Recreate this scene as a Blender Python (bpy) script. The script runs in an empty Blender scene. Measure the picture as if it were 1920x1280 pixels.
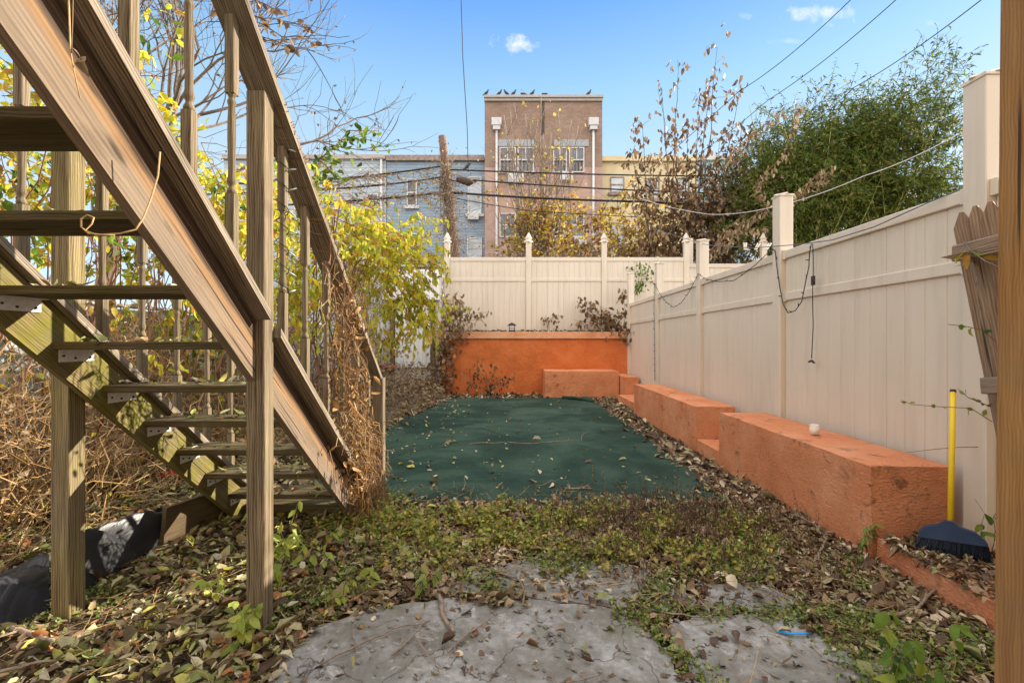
import bpy, math, random
import numpy as np
from mathutils import Vector, Matrix, noise as mnoise
random.seed(7); rng = np.random.default_rng(7)
S = bpy.context.scene
COL = S.collection
F = 853.0; CX = 960.0; CY = 640.0; H = 1.43
# ---------------------------------------------------------------- camera
cam = bpy.data.cameras.new('camera'); camo = bpy.data.objects.new('camera', cam); COL.objects.link(camo)
cam.sensor_width = 36.0; cam.lens = 36.0*F/1920.0; cam.clip_start = 0.05; cam.clip_end = 2000
camo.location = (0, 0, H); camo.rotation_euler = (math.radians(90), 0, 0)
S.camera = camo
# ---------------------------------------------------------------- light
SUN = Vector((1.5, .91, 0.78)).normalized()
el = math.asin(SUN.z)
W = bpy.data.worlds.new('World'); S.world = W; W.use_nodes = True
def build_world():
    nt = W.node_tree; nt.nodes.clear(); N = nt.nodes; L = nt.links
    out = N.new('ShaderNodeOutputWorld'); bg = N.new('ShaderNodeBackground')
    sky = N.new('ShaderNodeTexSky'); sky.sky_type = 'NISHITA'; sky.sun_disc = False
    sky.sun_elevation = el; sky.sun_rotation = math.atan2(SUN.x, SUN.y)
    sky.air_density = 1.0; sky.dust_density = 0.1; sky.ozone_density = 3.0; sky.altitude = 0
    hsv = N.new('ShaderNodeHueSaturation'); hsv.inputs['Saturation'].default_value = 1.08; hsv.inputs['Value'].default_value = 1.45
    L.new(sky.outputs[0], hsv.inputs['Color'])
    tc = N.new('ShaderNodeTexCoord')
    sep = N.new('ShaderNodeSeparateXYZ'); L.new(tc.outputs['Generated'], sep.inputs[0])
    def m(op, a, b=None, c=None, clamp=False):
        n = N.new('ShaderNodeMath'); n.operation = op; n.use_clamp = clamp
        for i, v in enumerate((a, b, c)):
            if v is None: continue
            if isinstance(v, (int, float)): n.inputs[i].default_value = v
            else: L.new(v, n.inputs[i])
        return n.outputs[0]
    yy = m('MAXIMUM', sep.outputs[1], 0.05)
    u = m('DIVIDE', sep.outputs[0], yy); v = m('DIVIDE', sep.outputs[2], yy)
    cmb = N.new('ShaderNodeCombineXYZ'); L.new(u, cmb.inputs[0]); L.new(v, cmb.inputs[1])
    nz = N.new('ShaderNodeTexNoise'); nz.inputs['Scale'].default_value = 30; nz.inputs['Detail'].default_value = 7; nz.inputs['Roughness'].default_value = .6
    L.new(cmb.outputs[0], nz.inputs['Vector'])
    tot = None
    for (px, py, rx, ry, st) in ((962, 84, 46, 21, .85), (1540, 26, 70, 22, .6), (1392, 30, 26, 9, .22), (1472, 78, 40, 7, .2), (1750, 44, 22, 6, .15)):
        cu = (px-CX)/F; cv = (CY-py)/F
        a = m('DIVIDE', m('SUBTRACT', u, cu), rx/F); b = m('DIVIDE', m('SUBTRACT', v, cv), ry/F)
        d = m('SQRT', m('ADD', m('MULTIPLY', a, a), m('MULTIPLY', b, b)))
        e = m('SUBTRACT', m('ADD', 1.0, m('MULTIPLY', m('SUBTRACT', nz.outputs[0], .5), 3.2)), m('MULTIPLY', d, 1.15))
        e = m('MULTIPLY', m('MULTIPLY', e, 1.0, clamp=True), st)
        tot = e if tot is None else m('MAXIMUM', tot, e)
    front = m('GREATER_THAN', sep.outputs[1], 0.1)
    tot = m('MULTIPLY', tot, front)
    mx = N.new('ShaderNodeMix'); mx.data_type = 'RGBA'
    gr = N.new('ShaderNodeValToRGB'); gr.color_ramp.elements[0].position = .32; gr.color_ramp.elements[0].color = (.68, .85, .96, 1); ge = gr.color_ramp.elements.new(.47); ge.color = (.42, .71, .97, 1)
    gr.color_ramp.elements[2].position = .66; gr.color_ramp.elements[2].color = (.055, .31, .97, 1); L.new(sep.outputs[2], gr.inputs[0])
    gs = N.new('ShaderNodeVectorMath'); gs.operation = 'SCALE'; gs.inputs['Scale'].default_value = 4.6; L.new(gr.outputs[0], gs.inputs[0])
    sm = N.new('ShaderNodeMix'); sm.data_type = 'RGBA'; sm.inputs[0].default_value = .8; L.new(hsv.outputs[0], sm.inputs[6]); L.new(gs.outputs[0], sm.inputs[7])
    L.new(tot, mx.inputs[0]); L.new(sm.outputs[2], mx.inputs[6]); mx.inputs[7].default_value = (5.4, 5.3, 5.4, 1)
    # bright broken cloud added in the unseen sky overhead and behind, as fill light
    n2 = N.new('ShaderNodeTexNoise'); n2.inputs['Scale'].default_value = 2.4; n2.inputs['Detail'].default_value = 6; L.new(tc.outputs['Generated'], n2.inputs['Vector'])
    rr = N.new('ShaderNodeMapRange'); rr.interpolation_type = 'SMOOTHSTEP'; rr.inputs[1].default_value = .66; rr.inputs[2].default_value = .86; L.new(sep.outputs[2], rr.inputs[0])
    rb = N.new('ShaderNodeMapRange'); rb.interpolation_type = 'SMOOTHSTEP'; rb.inputs[1].default_value = .25; rb.inputs[2].default_value = -.15; L.new(sep.outputs[1], rb.inputs[0])
    cover = m('MULTIPLY', m('MAXIMUM', rr.outputs[0], rb.outputs[0]), m('MULTIPLY_ADD', n2.outputs[0], 1.6, -.05, clamp=True))
    m2 = N.new('ShaderNodeMix'); m2.data_type = 'RGBA'; L.new(cover, m2.inputs[0]); L.new(mx.outputs[2], m2.inputs[6]); m2.inputs[7].default_value = (14, 13.0, 11.8, 1)
    L.new(m2.outputs[2], bg.inputs[0]); bg.inputs[1].default_value = 0.085
    L.new(bg.outputs[0], out.inputs[0])
build_world()
sl = bpy.data.lights.new('sun', 'SUN'); sl.energy = 5.0; sl.angle = math.radians(0.5); sl.color = (1.0, .88, .72)
so = bpy.data.objects.new('sun', sl); COL.objects.link(so); so.rotation_euler = SUN.to_track_quat('Z', 'Y').to_euler()
so.location = (10, 10, 20)
S.view_settings.view_transform = 'Standard'; S.view_settings.look = 'None'; S.view_settings.gamma = 1
S.view_settings.use_curve_mapping = False
S.view_settings.exposure = 1.40
S.cycles.max_bounces = 6; S.cycles.diffuse_bounces = 4; S.cycles.glossy_bounces = 2; S.cycles.transmission_bounces = 4
S.cycles.transparent_max_bounces = 8; S.cycles.use_adaptive_sampling = True; S.cycles.use_denoising = True
S.cycles.caustics_reflective = False; S.cycles.caustics_refractive = False

# ---------------------------------------------------------------- helpers
def at(px, py, Y):            # a pixel of the photograph at depth Y
    return Vector(((px-CX)*Y/F, Y, H+(CY-py)*Y/F))
def gnd(px, py, z=0.0):       # a pixel on the level z
    Y = (H-z)*F/(py-CY); return Vector(((px-CX)*Y/F, Y, z))
ROOT = {}
class MB:
    def __init__(s): s.v = []; s.f = []; s.uv = []; s.sm = []
    def add(s, vs, fs, uvs=None, smooth=False):
        b = len(s.v); s.v += [tuple(p) for p in vs]
        for i, f in enumerate(fs):
            s.f.append([b+k for k in f])
            s.uv += (uvs[i] if uvs else [(0, 0)]*len(f)); s.sm.append(smooth)
    def beam(s, p0, p1, w, t, up=(0, 0, 1), ext=0, bev=0.0):
        """box from p0 to p1; w = size across (side dir), t = size along 'up'."""
        p0 = Vector(p0); p1 = Vector(p1); d = (p1-p0); Ln = d.length; d = d/Ln
        up = Vector(up); side = d.cross(up).normalized(); u2 = side.cross(d).normalized()
        o = random.uniform(0, 50); c = []
        b = min(bev, w*.3, t*.3)
        if b <= 0: prof = [(-w/2, -t/2), (w/2, -t/2), (w/2, t/2), (-w/2, t/2)]
        else: prof = [(-w/2+b, -t/2), (w/2-b, -t/2), (w/2, -t/2+b), (w/2, t/2-b), (w/2-b, t/2), (-w/2+b, t/2), (-w/2, t/2-b), (-w/2, -t/2+b)]
        n = len(prof)
        for L_ in (0, Ln):
            for a, q in prof: c.append(p0+d*L_+side*a+u2*q)
        per = [0]
        for i in range(n):
            a = prof[i]; q = prof[(i+1) % n]; per.append(per[-1]+math.hypot(a[0]-q[0], a[1]-q[1]))
        fs = []; uv = []
        for i in range(n):
            j = (i+1) % n
            fs.append([i, j, n+j, n+i]); uv.append([(o, o+per[i]), (o, o+per[i+1]), (o+Ln, o+per[i+1]), (o+Ln, o+per[i])])
        fs.append(list(range(n))[::-1]); uv.append([(o+prof[i][0], o+prof[i][1]*6) for i in range(n)][::-1])
        fs.append([n+i for i in range(n)]); uv.append([(o+prof[i][0], o+prof[i][1]*6) for i in range(n)])
        s.add(c, fs, uv); return s
    def box(s, a, b, bev=0.0):
        a = Vector(a); b = Vector(b); sx, sy, sz = b-a; c = (a+b)/2
        ax = max(range(3), key=lambda i: (b-a)[i])
        d = Vector((0, 0, 0)); d[ax] = (b-a)[ax]/2
        up = Vector((0, 0, 1)) if ax != 2 else Vector((0, 1, 0))
        if ax == 0: w, t = sy, sz
        elif ax == 1: w, t = sx, sz
        else: w, t = sx, sy
        return s.beam(c-d, c+d, w, t, up, bev=bev)
    def tube(s, pts, r0, r1=None, n=5, closed=False):
        pts = [Vector(p) for p in pts]; r1 = r0 if r1 is None else r1
        m = len(pts)
        if m < 2: return s
        if isinstance(r0, (list, tuple)): rs = list(r0)
        else: rs = [r0+(r1-r0)*i/(m-1) for i in range(m)]
        c = []; t0 = (pts[1]-pts[0]).normalized() if (pts[1]-pts[0]).length > 0 else Vector((0, 0, 1))
        ref = Vector((0, 0, 1)) if abs(t0.z) < .8 else Vector((1, 0, 0))
        a = t0.cross(ref).normalized(); Lc = 0; ls = []
        for i in range(m):
            t = pts[min(i+1, m-1)]-pts[max(i-1, 0)]
            if t.length < 1e-9: t = t0.copy()
            t.normalize(); a = (a-t*a.dot(t))
            a = a.normalized() if a.length > 1e-6 else t.orthogonal().normalized()
            b = t.cross(a)
            if i: Lc += (pts[i]-pts[i-1]).length
            ls.append(Lc)
            for k in range(n):
                an = 2*math.pi*k/n; c.append(pts[i]+(a*math.cos(an)+b*math.sin(an))*rs[i])
        fs = []; uv = []; o = random.uniform(0, 20); pr = 2*math.pi*max(rs)/n
        for i in range(m-1):
            for k in range(n):
                j = (k+1) % n
                fs.append([i*n+k, i*n+j, (i+1)*n+j, (i+1)*n+k])
                uv.append([(o+ls[i], o+k*pr), (o+ls[i], o+(k+1)*pr), (o+ls[i+1], o+(k+1)*pr), (o+ls[i+1], o+k*pr)])
        fs.append(list(range(n))[::-1]); uv.append([(0, 0)]*n)
        fs.append([(m-1)*n+k for k in range(n)]); uv.append([(0, 0)]*n)
        s.add(c, fs, uv, smooth=n > 4); return s
    def lathe(s, prof, c, n=12, axis=(0, 0, 1)):
        """prof list (r, h) along axis from c."""
        c = Vector(c); ax = Vector(axis).normalized(); a = ax.orthogonal().normalized(); b = ax.cross(a)
        vs = []; fs = []; uv = []; o = random.uniform(0, 20)
        for r, h in prof:
            for k in range(n):
                an = 2*math.pi*(k+.5)/n; vs.append(c+ax*h+(a*math.cos(an)+b*math.sin(an))*r)
        for i in range(len(prof)-1):
            for k in range(n):
                j = (k+1) % n; fs.append([i*n+k, i*n+j, (i+1)*n+j, (i+1)*n+k])
                uv.append([(o+prof[i][1], k*.01), (o+prof[i][1], k*.01+.01), (o+prof[i+1][1], k*.01+.01), (o+prof[i+1][1], k*.01)])
        fs.append(list(range(n))[::-1]); uv.append([(0, 0)]*n); fs.append([(len(prof)-1)*n+k for k in range(n)]); uv.append([(0, 0)]*n)
        s.add(vs, fs, uv, smooth=n > 8); return s
    def quad(s, a, b, c, d): s.add([a, b, c, d], [[0, 1, 2, 3]], [[(0, 0), (1, 0), (1, 1), (0, 1)]]); return s
    def build(s, name, mat, parent=None):
        me = bpy.data.meshes.new(name)
        V = np.array(s.v, dtype=np.float64)
        if parent is None:
            org = Vector(((V[:, 0].min()+V[:, 0].max())/2, (V[:, 1].min()+V[:, 1].max())/2, V[:, 2].min()))
        else: org = ROOT[parent.name]
        V = V-np.array(org)
        me.from_pydata(V.tolist(), [], s.f)
        ul = me.uv_layers.new(name='UVMap'); ul.data.foreach_set('uv', np.array(s.uv, dtype=np.float32).ravel())
        me.polygons.foreach_set('use_smooth', s.sm)
        me.materials.append(mat); me.update()
        o = bpy.data.objects.new(name, me); COL.objects.link(o)
        if parent is None: o.location = org
        else: o.parent = parent
        ROOT[o.name] = org
        return o
def tag(o, label=None, cat=None, group=None, kind=None):
    if label: o['label'] = label
    if cat: o['category'] = cat
    if group: o['group'] = group
    if kind: o['kind'] = kind
    return o
def thing(name, label, cat, loc, group=None):
    o = bpy.data.objects.new(name, None); COL.objects.link(o); o.location = loc; o.empty_display_size = .1
    ROOT[o.name] = Vector(loc); tag(o, label, cat, group); return o
def shift_copy(o, d, parent):
    c = o.copy(); COL.objects.link(c); c.parent = parent; c.location = o.location+Vector(d); ROOT[c.name] = ROOT[o.name]
    for ch in list(o.children):
        e = ch.copy(); COL.objects.link(e); e.parent = c; ROOT[e.name] = ROOT[ch.name]
    return c
def copy_thing(o, loc, label):
    c = o.copy(); COL.objects.link(c); c.location = loc; c['label'] = label; ROOT[c.name] = Vector(loc)
    for ch in list(o.children):
        e = ch.copy(); COL.objects.link(e); e.parent = c
        for g in list(ch.children):
            h = g.copy(); COL.objects.link(h); h.parent = e
    return c
def np_mesh(name, V, faces_by_n, mat, parent=None, smooth=False):
    """V (n,3) array; faces_by_n: list of int arrays (m,k)."""
    me = bpy.data.meshes.new(name)
    if parent is None: org = Vector((float(V[:, 0].mean()), float(V[:, 1].mean()), float(V[:, 2].min())))
    else: org = ROOT[parent.name]
    V = (V-np.array(org)).astype(np.float32)
    loops = np.concatenate([f.ravel() for f in faces_by_n]); tot = np.concatenate([np.full(len(f), f.shape[1]) for f in faces_by_n])
    st = np.concatenate([[0], np.cumsum(tot)[:-1]])
    me.vertices.add(len(V)); me.vertices.foreach_set('co', V.ravel())
    me.loops.add(len(loops)); me.loops.foreach_set('vertex_index', loops.astype(np.int32))
    me.polygons.add(len(tot)); me.polygons.foreach_set('loop_start', st.astype(np.int32)); me.polygons.foreach_set('loop_total', tot.astype(np.int32))
    if smooth: me.polygons.foreach_set('use_smooth', np.ones(len(tot), bool))
    me.materials.append(mat); me.update(calc_edges=True); me.validate()
    o = bpy.data.objects.new(name, me); COL.objects.link(o)
    if parent is None: o.location = org
    else: o.parent = parent
    ROOT[o.name] = org; return o
def nrm(a): return a/np.maximum(np.linalg.norm(a, axis=1, keepdims=True), 1e-9)
def leaf_arrays(P, D, N, Ls, W, curl=.25, fold=.18, simple=False):
    P = np.asarray(P, float); D = nrm(np.asarray(D, float)); N = np.asarray(N, float)
    N = nrm(N-D*(N*D).sum(1, keepdims=True)); Sd = np.cross(N, D); n = len(P)
    Ls = np.broadcast_to(Ls, (n,)); W = np.broadcast_to(W, (n,)); cu = curl*rng.uniform(.2, 1.6, n)*rng.choice([-1, 1], n, p=[.35, .65]); fo = fold*rng.uniform(-.4, 1.8, n)
    if simple: T = [(0, 0, 0), (.45, .5, 0), (1, 0, 0), (.45, -.5, 0)]
    else: T = [(0, 0, 0), (.28, .42, 0), (.68, .36, 0), (1, 0, 0), (.68, -.36, 0), (.28, -.42, 0), (.3, 0, 1), (.68, 0, 1)]
    out = np.empty((n, len(T), 3))
    for i, (a, b, c) in enumerate(T):
        hz = -cu*a*a - (0 if simple else c*0)+abs(b)*2*fo
        jit = rng.normal(0, .045, n) if 0 < a < 1 else 0
        out[:, i] = P+D*((a+jit)*Ls)[:, None]+Sd*(b*W*Ls*(1+jit*2))[:, None]+N*((hz+jit)*Ls)[:, None]
    k = len(T); base = (np.arange(n)*k)[:, None]
    if simple: fs = [base+np.array([[0, 1, 2]]), base+np.array([[0, 2, 3]])]
    else: fs = [base+np.array([[0, 6, 1]]), base+np.array([[0, 5, 6]]), base+np.array([[2, 7, 3]]), base+np.array([[7, 4, 3]]), base+np.array([[1, 6, 7, 2]]), base+np.array([[6, 5, 4, 7]])]
    return out.reshape(-1, 3), fs
def leaves(name, P, D, N, Ls, W, mat, parent=None, **k):
    V, fs = leaf_arrays(P, D, N, Ls, W, **k); return np_mesh(name, V, fs, mat, parent)
def rdir(n, zmin=-1, zmax=1):
    z = rng.uniform(zmin, zmax, n); a = rng.uniform(0, 2*math.pi, n); r = np.sqrt(np.maximum(0, 1-z*z))
    return np.stack([r*np.cos(a), r*np.sin(a), z], 1)
def inside(P, poly):
    x = P[:, 0]; y = P[:, 1]; c = np.zeros(len(P), bool); n = len(poly)
    for i in range(n):
        x0, y0 = poly[i][:2]; x1, y1 = poly[(i+1) % n][:2]
        if y0 == y1: continue
        t = ((y0 > y) != (y1 > y)) & (x < (x1-x0)*(y-y0)/(y1-y0)+x0); c ^= t
    return c
def vn(P, s, seed=0):
    return np.array([mnoise.noise(Vector((p[0]*s+seed, p[1]*s, (p[2] if len(p) > 2 else 0)*s))) for p in P])
def wiggle(p0, p1, n=6, amp=.1, sag=0.0):
    p0 = Vector(p0); p1 = Vector(p1); L_ = (p1-p0).length; out = []
    o = Vector((0, 0, 0))
    for i in range(n+1):
        t = i/n; q = p0.lerp(p1, t)
        if 0 < i < n: o = o*.6+Vector([random.gauss(0, 1) for _ in range(3)])*amp*L_/n*1.5
        k = math.sin(math.pi*t)
        out.append(q+o*k**.5 if 0 < i < n else q)
        out[-1] = out[-1]-Vector((0, 0, sag*k))
    return out

# ---------------------------------------------------------------- materials
MATS = {}
def newmat(name):
    m = bpy.data.materials.new(name); m.use_nodes = True; nt = m.node_tree; nt.nodes.clear()
    out = nt.nodes.new('ShaderNodeOutputMaterial'); MATS[name] = m; return m, nt, out
class G:
    def __init__(s, nt): s.nt = nt
    def n(s, t, **k):
        x = s.nt.nodes.new(t)
        for a, b in k.items(): setattr(x, a, b)
        return x
    def l(s, a, b): s.nt.links.new(a, b)
    def m(s, op, a, b=None, c=None, clamp=False):
        x = s.n('ShaderNodeMath', operation=op, use_clamp=clamp)
        for i, v in enumerate((a, b, c)):
            if v is None: continue
            if isinstance(v, (int, float)): x.inputs[i].default_value = v
            else: s.l(v, x.inputs[i])
        return x.outputs[0]
    def noise(s, vec, scale, detail=5, rough=.55, dist=0):
        x = s.n('ShaderNodeTexNoise'); x.inputs['Scale'].default_value = scale; x.inputs['Detail'].default_value = detail
        x.inputs['Roughness'].default_value = rough; x.inputs['Distortion'].default_value = dist; s.l(vec, x.inputs['Vector']); return x.outputs[0]
    def map(s, vec, scale=(1, 1, 1), loc=(0, 0, 0), rot=(0, 0, 0)):
        x = s.n('ShaderNodeMapping'); x.inputs['Scale'].default_value = scale; x.inputs['Location'].default_value = loc; x.inputs['Rotation'].default_value = rot
        s.l(vec, x.inputs['Vector']); return x.outputs[0]
    def ramp(s, fac, stops, interp='LINEAR'):
        x = s.n('ShaderNodeValToRGB'); cr = x.color_ramp; cr.interpolation = interp
        while len(cr.elements) < len(stops): cr.elements.new(.5)
        for e, (p, c) in zip(cr.elements, stops):
            e.position = p; e.color = (c if isinstance(c, tuple) else (c, c, c))+(1,)
        if fac is not None: s.l(fac, x.inputs[0])
        return x.outputs[0]
    def mix(s, f, a, b, mode='MIX'):
        x = s.n('ShaderNodeMix', data_type='RGBA', blend_type=mode)
        for i, v in ((0, f), (6, a), (7, b)):
            if isinstance(v, (int, float)): x.inputs[i].default_value = v if i == 0 else (v, v, v, 1)
            elif isinstance(v, tuple): x.inputs[i].default_value = v+(1,)
            else: s.l(v, x.inputs[i])
        return x.outputs[2]
    def pr(s, col, rough=.7, out=None, bump=None, bs=.3, bd=.01, spec=.3, **k):
        p = s.n('ShaderNodeBsdfPrincipled')
        if isinstance(col, tuple): p.inputs['Base Color'].default_value = col+(1,)
        else: s.l(col, p.inputs['Base Color'])
        if isinstance(rough, (int, float)): p.inputs['Roughness'].default_value = rough
        else: s.l(rough, p.inputs['Roughness'])
        p.inputs['Specular IOR Level'].default_value = spec
        for a, b in k.items(): p.inputs[a].default_value = b
        if bump is not None:
            bn = s.n('ShaderNodeBump'); bn.inputs['Strength'].default_value = bs; bn.inputs['Distance'].default_value = bd
            s.l(bump, bn.inputs['Height']); s.l(bn.outputs[0], p.inputs['Normal'])
        if out: s.l(p.outputs[0], out.inputs[0])
        return p
    def obj(s): return s.n('ShaderNodeTexCoord').outputs['Object']
    def pos(s): return s.n('ShaderNodeNewGeometry').outputs['Position']
    def rnd(s): return s.n('ShaderNodeNewGeometry').outputs['Random Per Island']
    def uv(s): return s.n('ShaderNodeTexCoord').outputs['UV']

def wood(name, light, dark, moss=0.0, band=False, mosscol=(.10, .115, .018), warm=0.0, warmcol=(.36, .16, .04), ring=26):
    m, nt, out = newmat(name); g = G(nt); uv = g.uv(); P = g.pos()
    st = g.map(uv, (1.3, 34, 1)); n1 = g.noise(st, 1.6, 8, .62, .35)
    st2 = g.map(uv, (3, 150, 1)); n2 = g.noise(st2, 1.5, 4, .7)
    # cathedral rings
    wv = g.n('ShaderNodeTexWave', wave_type='BANDS', bands_direction='Y'); g.l(g.map(uv, (.55, 1, 1)), wv.inputs[0]); wv.inputs['Scale'].default_value = ring
    wv.inputs['Distortion'].default_value = 9; wv.inputs['Detail'].default_value = 3; wv.inputs['Detail Scale'].default_value = .35
    grain = g.m('ADD', g.m('MULTIPLY', n1, .55), g.m('ADD', g.m('MULTIPLY', n2, .3), g.m('MULTIPLY', wv.outputs[0], .10)))
    mid = tuple((a+b)/2 for a, b in zip(light, dark))
    col = g.ramp(grain, [(.36, dark), (.52, mid), (.68, light)])
    big = g.noise(P, 3.1, 6, .6)
    col = g.mix(g.ramp(big, [(.42, 0.0), (.65, .5)]), col, g.mix(.5, col, (.13, .12, .11)))
    if warm: col = g.mix(g.m('MULTIPLY', g.ramp(g.noise(g.map(uv, (.7, 7, 1), (3, 5, 0)), 1.2, 4, .5), [(.57, 0.0), (.66, 1.0)]), warm), col, warmcol)
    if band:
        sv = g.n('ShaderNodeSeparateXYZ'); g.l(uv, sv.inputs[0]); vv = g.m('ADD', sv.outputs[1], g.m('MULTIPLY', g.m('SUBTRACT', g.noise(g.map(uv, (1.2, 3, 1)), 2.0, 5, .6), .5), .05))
        cap_shade = g.ramp(vv, [(.170, 0.0), (.186, 1.0)]); col = g.mix(cap_shade, g.mix(.30, col, (.27, .215, .155)), g.mix(1.0, col, (.52, .45, .40), 'MULTIPLY'))  # cap's shadow painted on the top part of the face, sunlit tone below
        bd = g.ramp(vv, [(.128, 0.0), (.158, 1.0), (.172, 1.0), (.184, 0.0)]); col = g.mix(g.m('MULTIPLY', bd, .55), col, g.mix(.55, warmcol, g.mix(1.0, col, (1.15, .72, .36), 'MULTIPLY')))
    if moss:
        mf = g.ramp(g.noise(P, 5.0, 7, .65), [(.38, 0.0), (.62, 1.0)])
        col = g.mix(g.m('MULTIPLY', mf, moss), col, g.mix(.6, mosscol, g.mix(1.0, col, (.75, .85, .3), 'MULTIPLY')))
    # knots
    vo = g.n('ShaderNodeTexVoronoi'); g.l(g.map(uv, (1.8, 6.5, 1)), vo.inputs[0]); vo.inputs['Scale'].default_value = 1.0
    kn = g.ramp(vo.outputs['Distance'], [(.05, 1.0), (.11, 0.0)])
    col = g.mix(g.m('MULTIPLY', kn, .75), col, (.035, .022, .012))
    # checks (long thin cracks)
    ck = g.ramp(g.noise(g.map(uv, (1.1, 60, 1), (9, 2, 0)), 1.0, 2, .4, .2), [(.655, 0.0), (.70, 1.0)])
    col = g.mix(g.m('MULTIPLY', ck, .8), col, (.02, .014, .01))
    bh = g.m('SUBTRACT', grain, g.m('MULTIPLY', ck, .9))
    g.pr(col, .82, out, bh, .55, .006, .2); return m
M_wood = wood('weathered_grey_wood', (.35, .275, .185), (.055, .034, .018), moss=.22)
M_wood_front = wood('weathered_stringer_wood_cap_shade', (.25, .175, .11), (.045, .026, .016), warm=.15, warmcol=(.30, .155, .045), ring=18, band=True)
M_wood_moss = wood('mossy_stair_wood', (.32, .25, .11), (.065, .046, .02), moss=.95, mosscol=(.155, .15, .022))
M_wood_post = wood('mossy_post_wood', (.38, .31, .17), (.07, .042, .02), moss=.32, mosscol=(.2, .18, .035))
M_wood_tread = wood('old_tread_wood', (.22, .165, .095), (.035, .023, .012), moss=.6, mosscol=(.085, .085, .015))
M_wood_new = wood('fresh_lumber', (.47, .27, .10), (.26, .125, .04), moss=0, ring=42)
M_wood_pick = wood('cedar_picket_wood', (.50, .37, .26), (.19, .12, .08), moss=.03)
M_wood_cap = wood('bleached_cap_wood', (.42, .355, .275), (.07, .048, .03), moss=.12)
M_ply = wood('rotten_plank_wood', (.19, .125, .06), (.05, .032, .018), moss=.2)

def stucco(name, base, light, dark, grime=.8):
    m, nt, out = newmat(name); g = G(nt); P = g.pos()
    n1 = g.noise(P, 2.2, 6, .6); col = g.ramp(n1, [(.3, dark), (.5, base), (.72, light)])
    # chipped paint and grime blotches with shapes of their own
    gr = g.ramp(g.noise(P, 7, 9, .76, .6), [(.54, 0.0), (.64, 1.0)])
    zz = g.n('ShaderNodeSeparateXYZ'); g.l(P, zz.inputs[0])
    low = g.noise(g.map(P, (1, 1, 3)), 1.3, 4, .6)
    col = g.mix(g.m('MULTIPLY', gr, g.ramp(low, [(.42, .05), (.58, grime)])), col, (.13, .07, .045))
    fine = g.ramp(g.noise(P, 70, 4, .7), [(.62, 0.0), (.72, .45)])
    col = g.mix(fine, col, tuple(c*.45 for c in base))
    b = g.m('ADD', g.noise(g.map(P, (1, 1, 2.4)), 34, 7, .62, .7), g.m('MULTIPLY', g.noise(P, 6, 5, .6), 1.6))
    g.pr(col, .78, out, b, 1.0, .03, .25); return m
M_orange = stucco('orange_painted_stucco', (.68, .185, .05), (.74, .22, .07), (.60, .15, .042), .25)
M_pink = stucco('salmon_painted_concrete', (.74, .29, .135), (.80, .37, .20), (.64, .23, .10))
M_coping = stucco('coping_orange_paint', (.82, .40, .21), (.84, .46, .26), (.72, .32, .15), .2)

M_curb = stucco('grimy_curb_paint', (.70, .26, .12), (.78, .35, .19), (.50, .17, .08), 1.0)

def vinyl(name, col, axis='Y', pitch=.18, off=0.0, groove=True):
    m, nt, out = newmat(name); g = G(nt); P = g.pos()
    st = g.noise(g.map(P, (1, 1, .25)), 2.2, 6, .6)
    c = g.mix(g.ramp(st, [(.35, 0.0), (.7, .35)]), col, tuple(a*b for a, b in zip(col, (.80, .77, .74))))
    sp = g.ramp(g.noise(P, 60, 3, .7), [(.70, 0.0), (.76, .3)]); c = g.mix(sp, c, (.2, .17, .13))
    runs = g.ramp(g.noise(g.map(P, (9, 9, .7)), 1.0, 5, .6), [(.50, 0.0), (.72, .36)]); c = g.mix(runs, c, tuple(a*.66 for a in col))
    g.pr(c, .42, out, g.noise(P, 4, 2), .06, .01, .4); return m
M_vinyl = vinyl('cream_vinyl', (.68, .60, .50))
M_white = vinyl('white_painted_door', (.86, .86, .88))

def leafmat(name, cols, trans=.35, rough=.6, spec=.25):
    m, nt, out = newmat(name); g = G(nt); r = g.rnd(); n = len(cols)
    c = g.ramp(r, [(i/n, cc) for i, cc in enumerate(cols)], 'CONSTANT')
    v = g.noise(g.pos(), 45, 4, .6); c = g.mix(g.ramp(v, [(.4, 0.0), (.7, .5)]), c, g.mix(1.0, c, (.5, .45, .35), 'MULTIPLY'))
    p = g.pr(c, rough, None, spec=spec)
    if trans:
        t = g.n('ShaderNodeBsdfTranslucent'); g.l(c, t.inputs[0]); mx = g.n('ShaderNodeMixShader'); mx.inputs[0].default_value = trans
        g.l(p.outputs[0], mx.inputs[1]); g.l(t.outputs[0], mx.inputs[2]); g.l(mx.outputs[0], out.inputs[0])
    else: g.l(p.outputs[0], out.inputs[0])
    return m
M_lf_yellow = leafmat('yellow_green_leaves', [(.74, .66, .05), (.58, .60, .05), (.80, .70, .07), (.46, .53, .06), (.68, .66, .05), (.30, .39, .05), (.74, .56, .06), (.54, .58, .08), (.62, .36, .07)], .5)
M_lf_green = leafmat('green_leaves', [(.09, .17, .02), (.14, .24, .03), (.06, .12, .02), (.2, .3, .04), (.3, .36, .05)], .4)
M_lf_dead = leafmat('dead_brown_leaves', [(.24, .15, .08), (.15, .09, .05), (.32, .21, .12), (.20, .12, .07), (.38, .27, .15), (.12, .08, .05)], .25)
M_lf_tan = leafmat('dry_tan_leaves', [(.40, .30, .17), (.30, .21, .12), (.48, .37, .22), (.24, .17, .10), (.36, .28, .17), (.20, .14, .08)], .25)
M_lf_gold = leafmat('golden_leaves', [(.58, .40, .05), (.66, .50, .06), (.36, .22, .06), (.46, .24, .06), (.68, .56, .08), (.26, .15, .06), (.5, .42, .07), (.2, .13, .06)], .4)
M_lf_bamboo = leafmat('bamboo_leaves', [(.11, .17, .03), (.15, .22, .035), (.07, .115, .02), (.20, .25, .045), (.12, .16, .035), (.30, .27, .07)], .35)
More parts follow.
